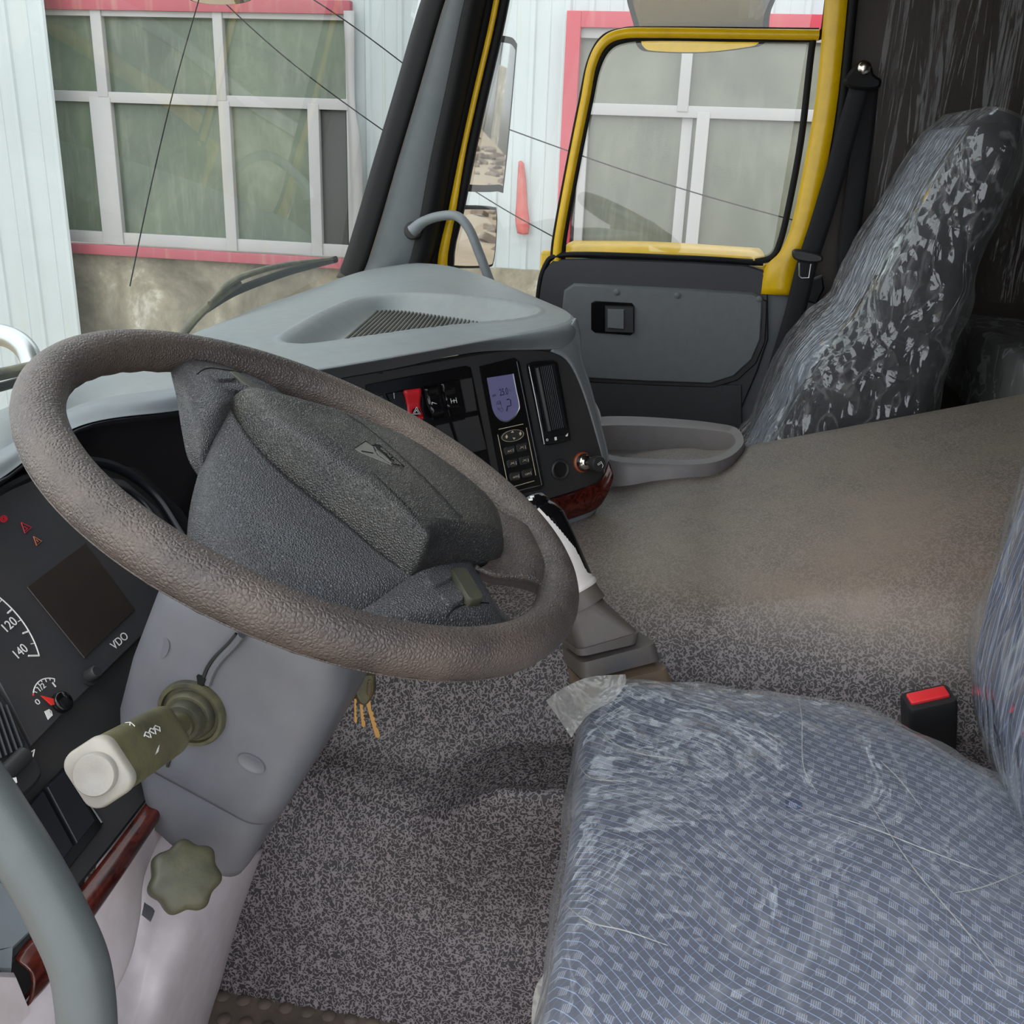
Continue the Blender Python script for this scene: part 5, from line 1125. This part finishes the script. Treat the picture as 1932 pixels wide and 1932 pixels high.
# passenger seat
psx0, psx1 = .53, .98
ps = thing('passenger_seat', A(.75, -.3, 0), 'reclined dark passenger seat wrapped in glossy clear plastic', 'seat')
fro = [(-.13, .36), (-.175, .50), (-.245, .68), (-.325, .83), (-.38, .98), (-.445, 1.13), (-.485, 1.205)]
bak = [(-.46, .34), (-.47, .50), (-.485, .64), (-.51, .79), (-.525, .93), (-.55, 1.09), (-.57, 1.18)]
psb = back_block(psx0, psx1, fro, bak, rnd_=.06)
mk('backrest', rings(psb), m_darkfab, ps, sharp=0)
_f = cr([A(0, *p) for p in fro], 24)
mk('backrest_front', patch([[_f[i]+A(x, .006*math.cos((x-.755)*6)-.004, .0) for i in range(2, 22)] for x in np.linspace(psx0+.05, psx1-.05, 8)], 40, 16), plastic('pale_blue_cloth', (120, 126, 140), .8, None, 0, 5, 500, .3), ps, sharp=0, solid=.01)  # blue-grey cloth, paled for the window light that falls on the front
mk('seat_cushion', rings(cushion([(.53, .2), (.75, .22), (.97, .2), (.99, 0), (.97, -.2), (.75, -.22), (.53, -.2), (.52, 0)], .42, .28)), m_darkfab, ps, sharp=0)
mk('seat_base', bx(.58, .95, -.3, .1, 0, .28, .02), m_black, ps)
pf = dens(psb, 70); gp_ = [.040-.016*(i/70)+.008*math.sin(i*.35) for i in range(70)]
mk('backrest_cover_film', rings(jitter(jitter(pf, .018, 7, 5, gp_), .006, 24, 2), cap=False), m_film2, label='glossy crumpled clear plastic bag over the passenger backrest', cat='plastic cover', sharp=0)
# bunk behind the seats
bk_ = thing('bunk', A(0, -.95, 0), 'padded bunk across the rear of the cab', 'bunk')
mk('bunk_base', bx(XL+.02, XR-.02, -1.28, -.68, 0, .62, .01), m_back, bk_)
mk('mattress', bx(XL+.03, XR-.03, -1.28, -.63, .62, .755, .03), plastic('mattress_cloth', (98, 96, 92), .7, (80, 76, 60), .6, 5, 300, .3), bk_)
def filmbox(x0, x1, y0, y1, z0, z1):
    rs = []
    for s, z in ((0, z0-.02), (0, z0+.03), (0, z1-.02), (.012, z1), (.08, z1+.004), (.2, z1)):
        rs.append([A(a, b, z) for a, b in [(x0+s+(x1-x0-2*s)*t, y1-s) for t in np.linspace(0, 1, 90, endpoint=False)]+[(x1-s, y1-s+(y0-y1+2*s)*t) for t in np.linspace(0, 1, 30, endpoint=False)]+[(x1-s+(x0-x1+2*s)*t, y0+s) for t in np.linspace(0, 1, 90, endpoint=False)]+[(x0+s, y0+s+(y1-y0-2*s)*t) for t in np.linspace(0, 1, 30, endpoint=False)]])
    return rings(jitter(dens(rs, 24), .010, 16, 4), cap=False)
mk('bunk_cover_film', filmbox(XL+.02, XR-.02, -1.28, -.615, .63, .765), m_film4, label='milky clear plastic stretched over the bunk mattress', cat='plastic cover', sharp=0)
# film hanging on the side and rear walls
fw = [[A(XR-.018+.012*math.sin(y*47+z*3)+.006*math.sin(y*91), y, z) for y in np.linspace(-.36, -1.28, 60)] for z in np.linspace(1.78, .8, 20)]
mk('wall_cover_film', patch(fw, 120, 30), m_film3, label='thin clear plastic hanging in folds on the dark side wall', cat='plastic cover', sharp=0)
# seat belt on the post
sb = thing('seat_belt', U(1600, 400, X=1.0), 'black passenger seat belt hanging from its pillar anchor', 'seat belt')
def ribbon(pts, w_, X): 
    a = [U(x-w_/2, y, X=X) for x, y in pts]; b = [U(x+w_/2, y, X=X) for x, y in pts]; m_ = [(p+q)/2-A(.004, 0, 0) for p, q in zip(a, b)]
    return patch([a, m_, b], 40, 5)
mk('belt_webbing', ribbon([(1622, 165), (1600, 240), (1575, 330), (1548, 420), (1522, 500), (1500, 590), (1470, 690), (1440, 800)], 40, 1.0), m_belt, sb, solid=.002)
mk('belt_return', ribbon([(1638, 165), (1628, 260), (1612, 380), (1600, 470), (1596, 560)], 38, 1.03), m_belt, sb, solid=.002)
mk('belt_guide', prism(cr([U(x, y, X=.985) for x, y in ((1630, 113), (1644, 122), (1650, 140), (1663, 150), (1660, 165), (1640, 170), (1605, 166), (1593, 152), (1600, 140), (1612, 125))], 44, True), NX, .02, .006), m_rubber, sb)
mk('anchor_bolt', disc_rings(frame(U(1631, 128, X=.98), A(0, 1, 0), NX), ((.014, -.006), (.0145, .001), (.012, .004), (.006, .0055), (.001, .0055)), 28), m_chrome, sb)
mk('belt_stop', prism(cr([U(x, y, X=.985) for x, y in ((1496, 474), (1510, 471), (1540, 478), (1552, 484), (1550, 494), (1530, 496), (1500, 490))], 30, True), NX, .02, .004), m_black, sb)
mk('belt_tongue', tube([U(x, y, X=.98) for x, y in ((1508, 496), (1508, 520), (1512, 524), (1526, 524), (1530, 498))], .002, 8), m_steel, sb)
mk('lower_guide', prism([U(x, y, X=1.0) for x, y in ((1520, 535), (1552, 520), (1556, 545), (1540, 575), (1522, 570))], NX, .03, .005), m_rubber, sb)
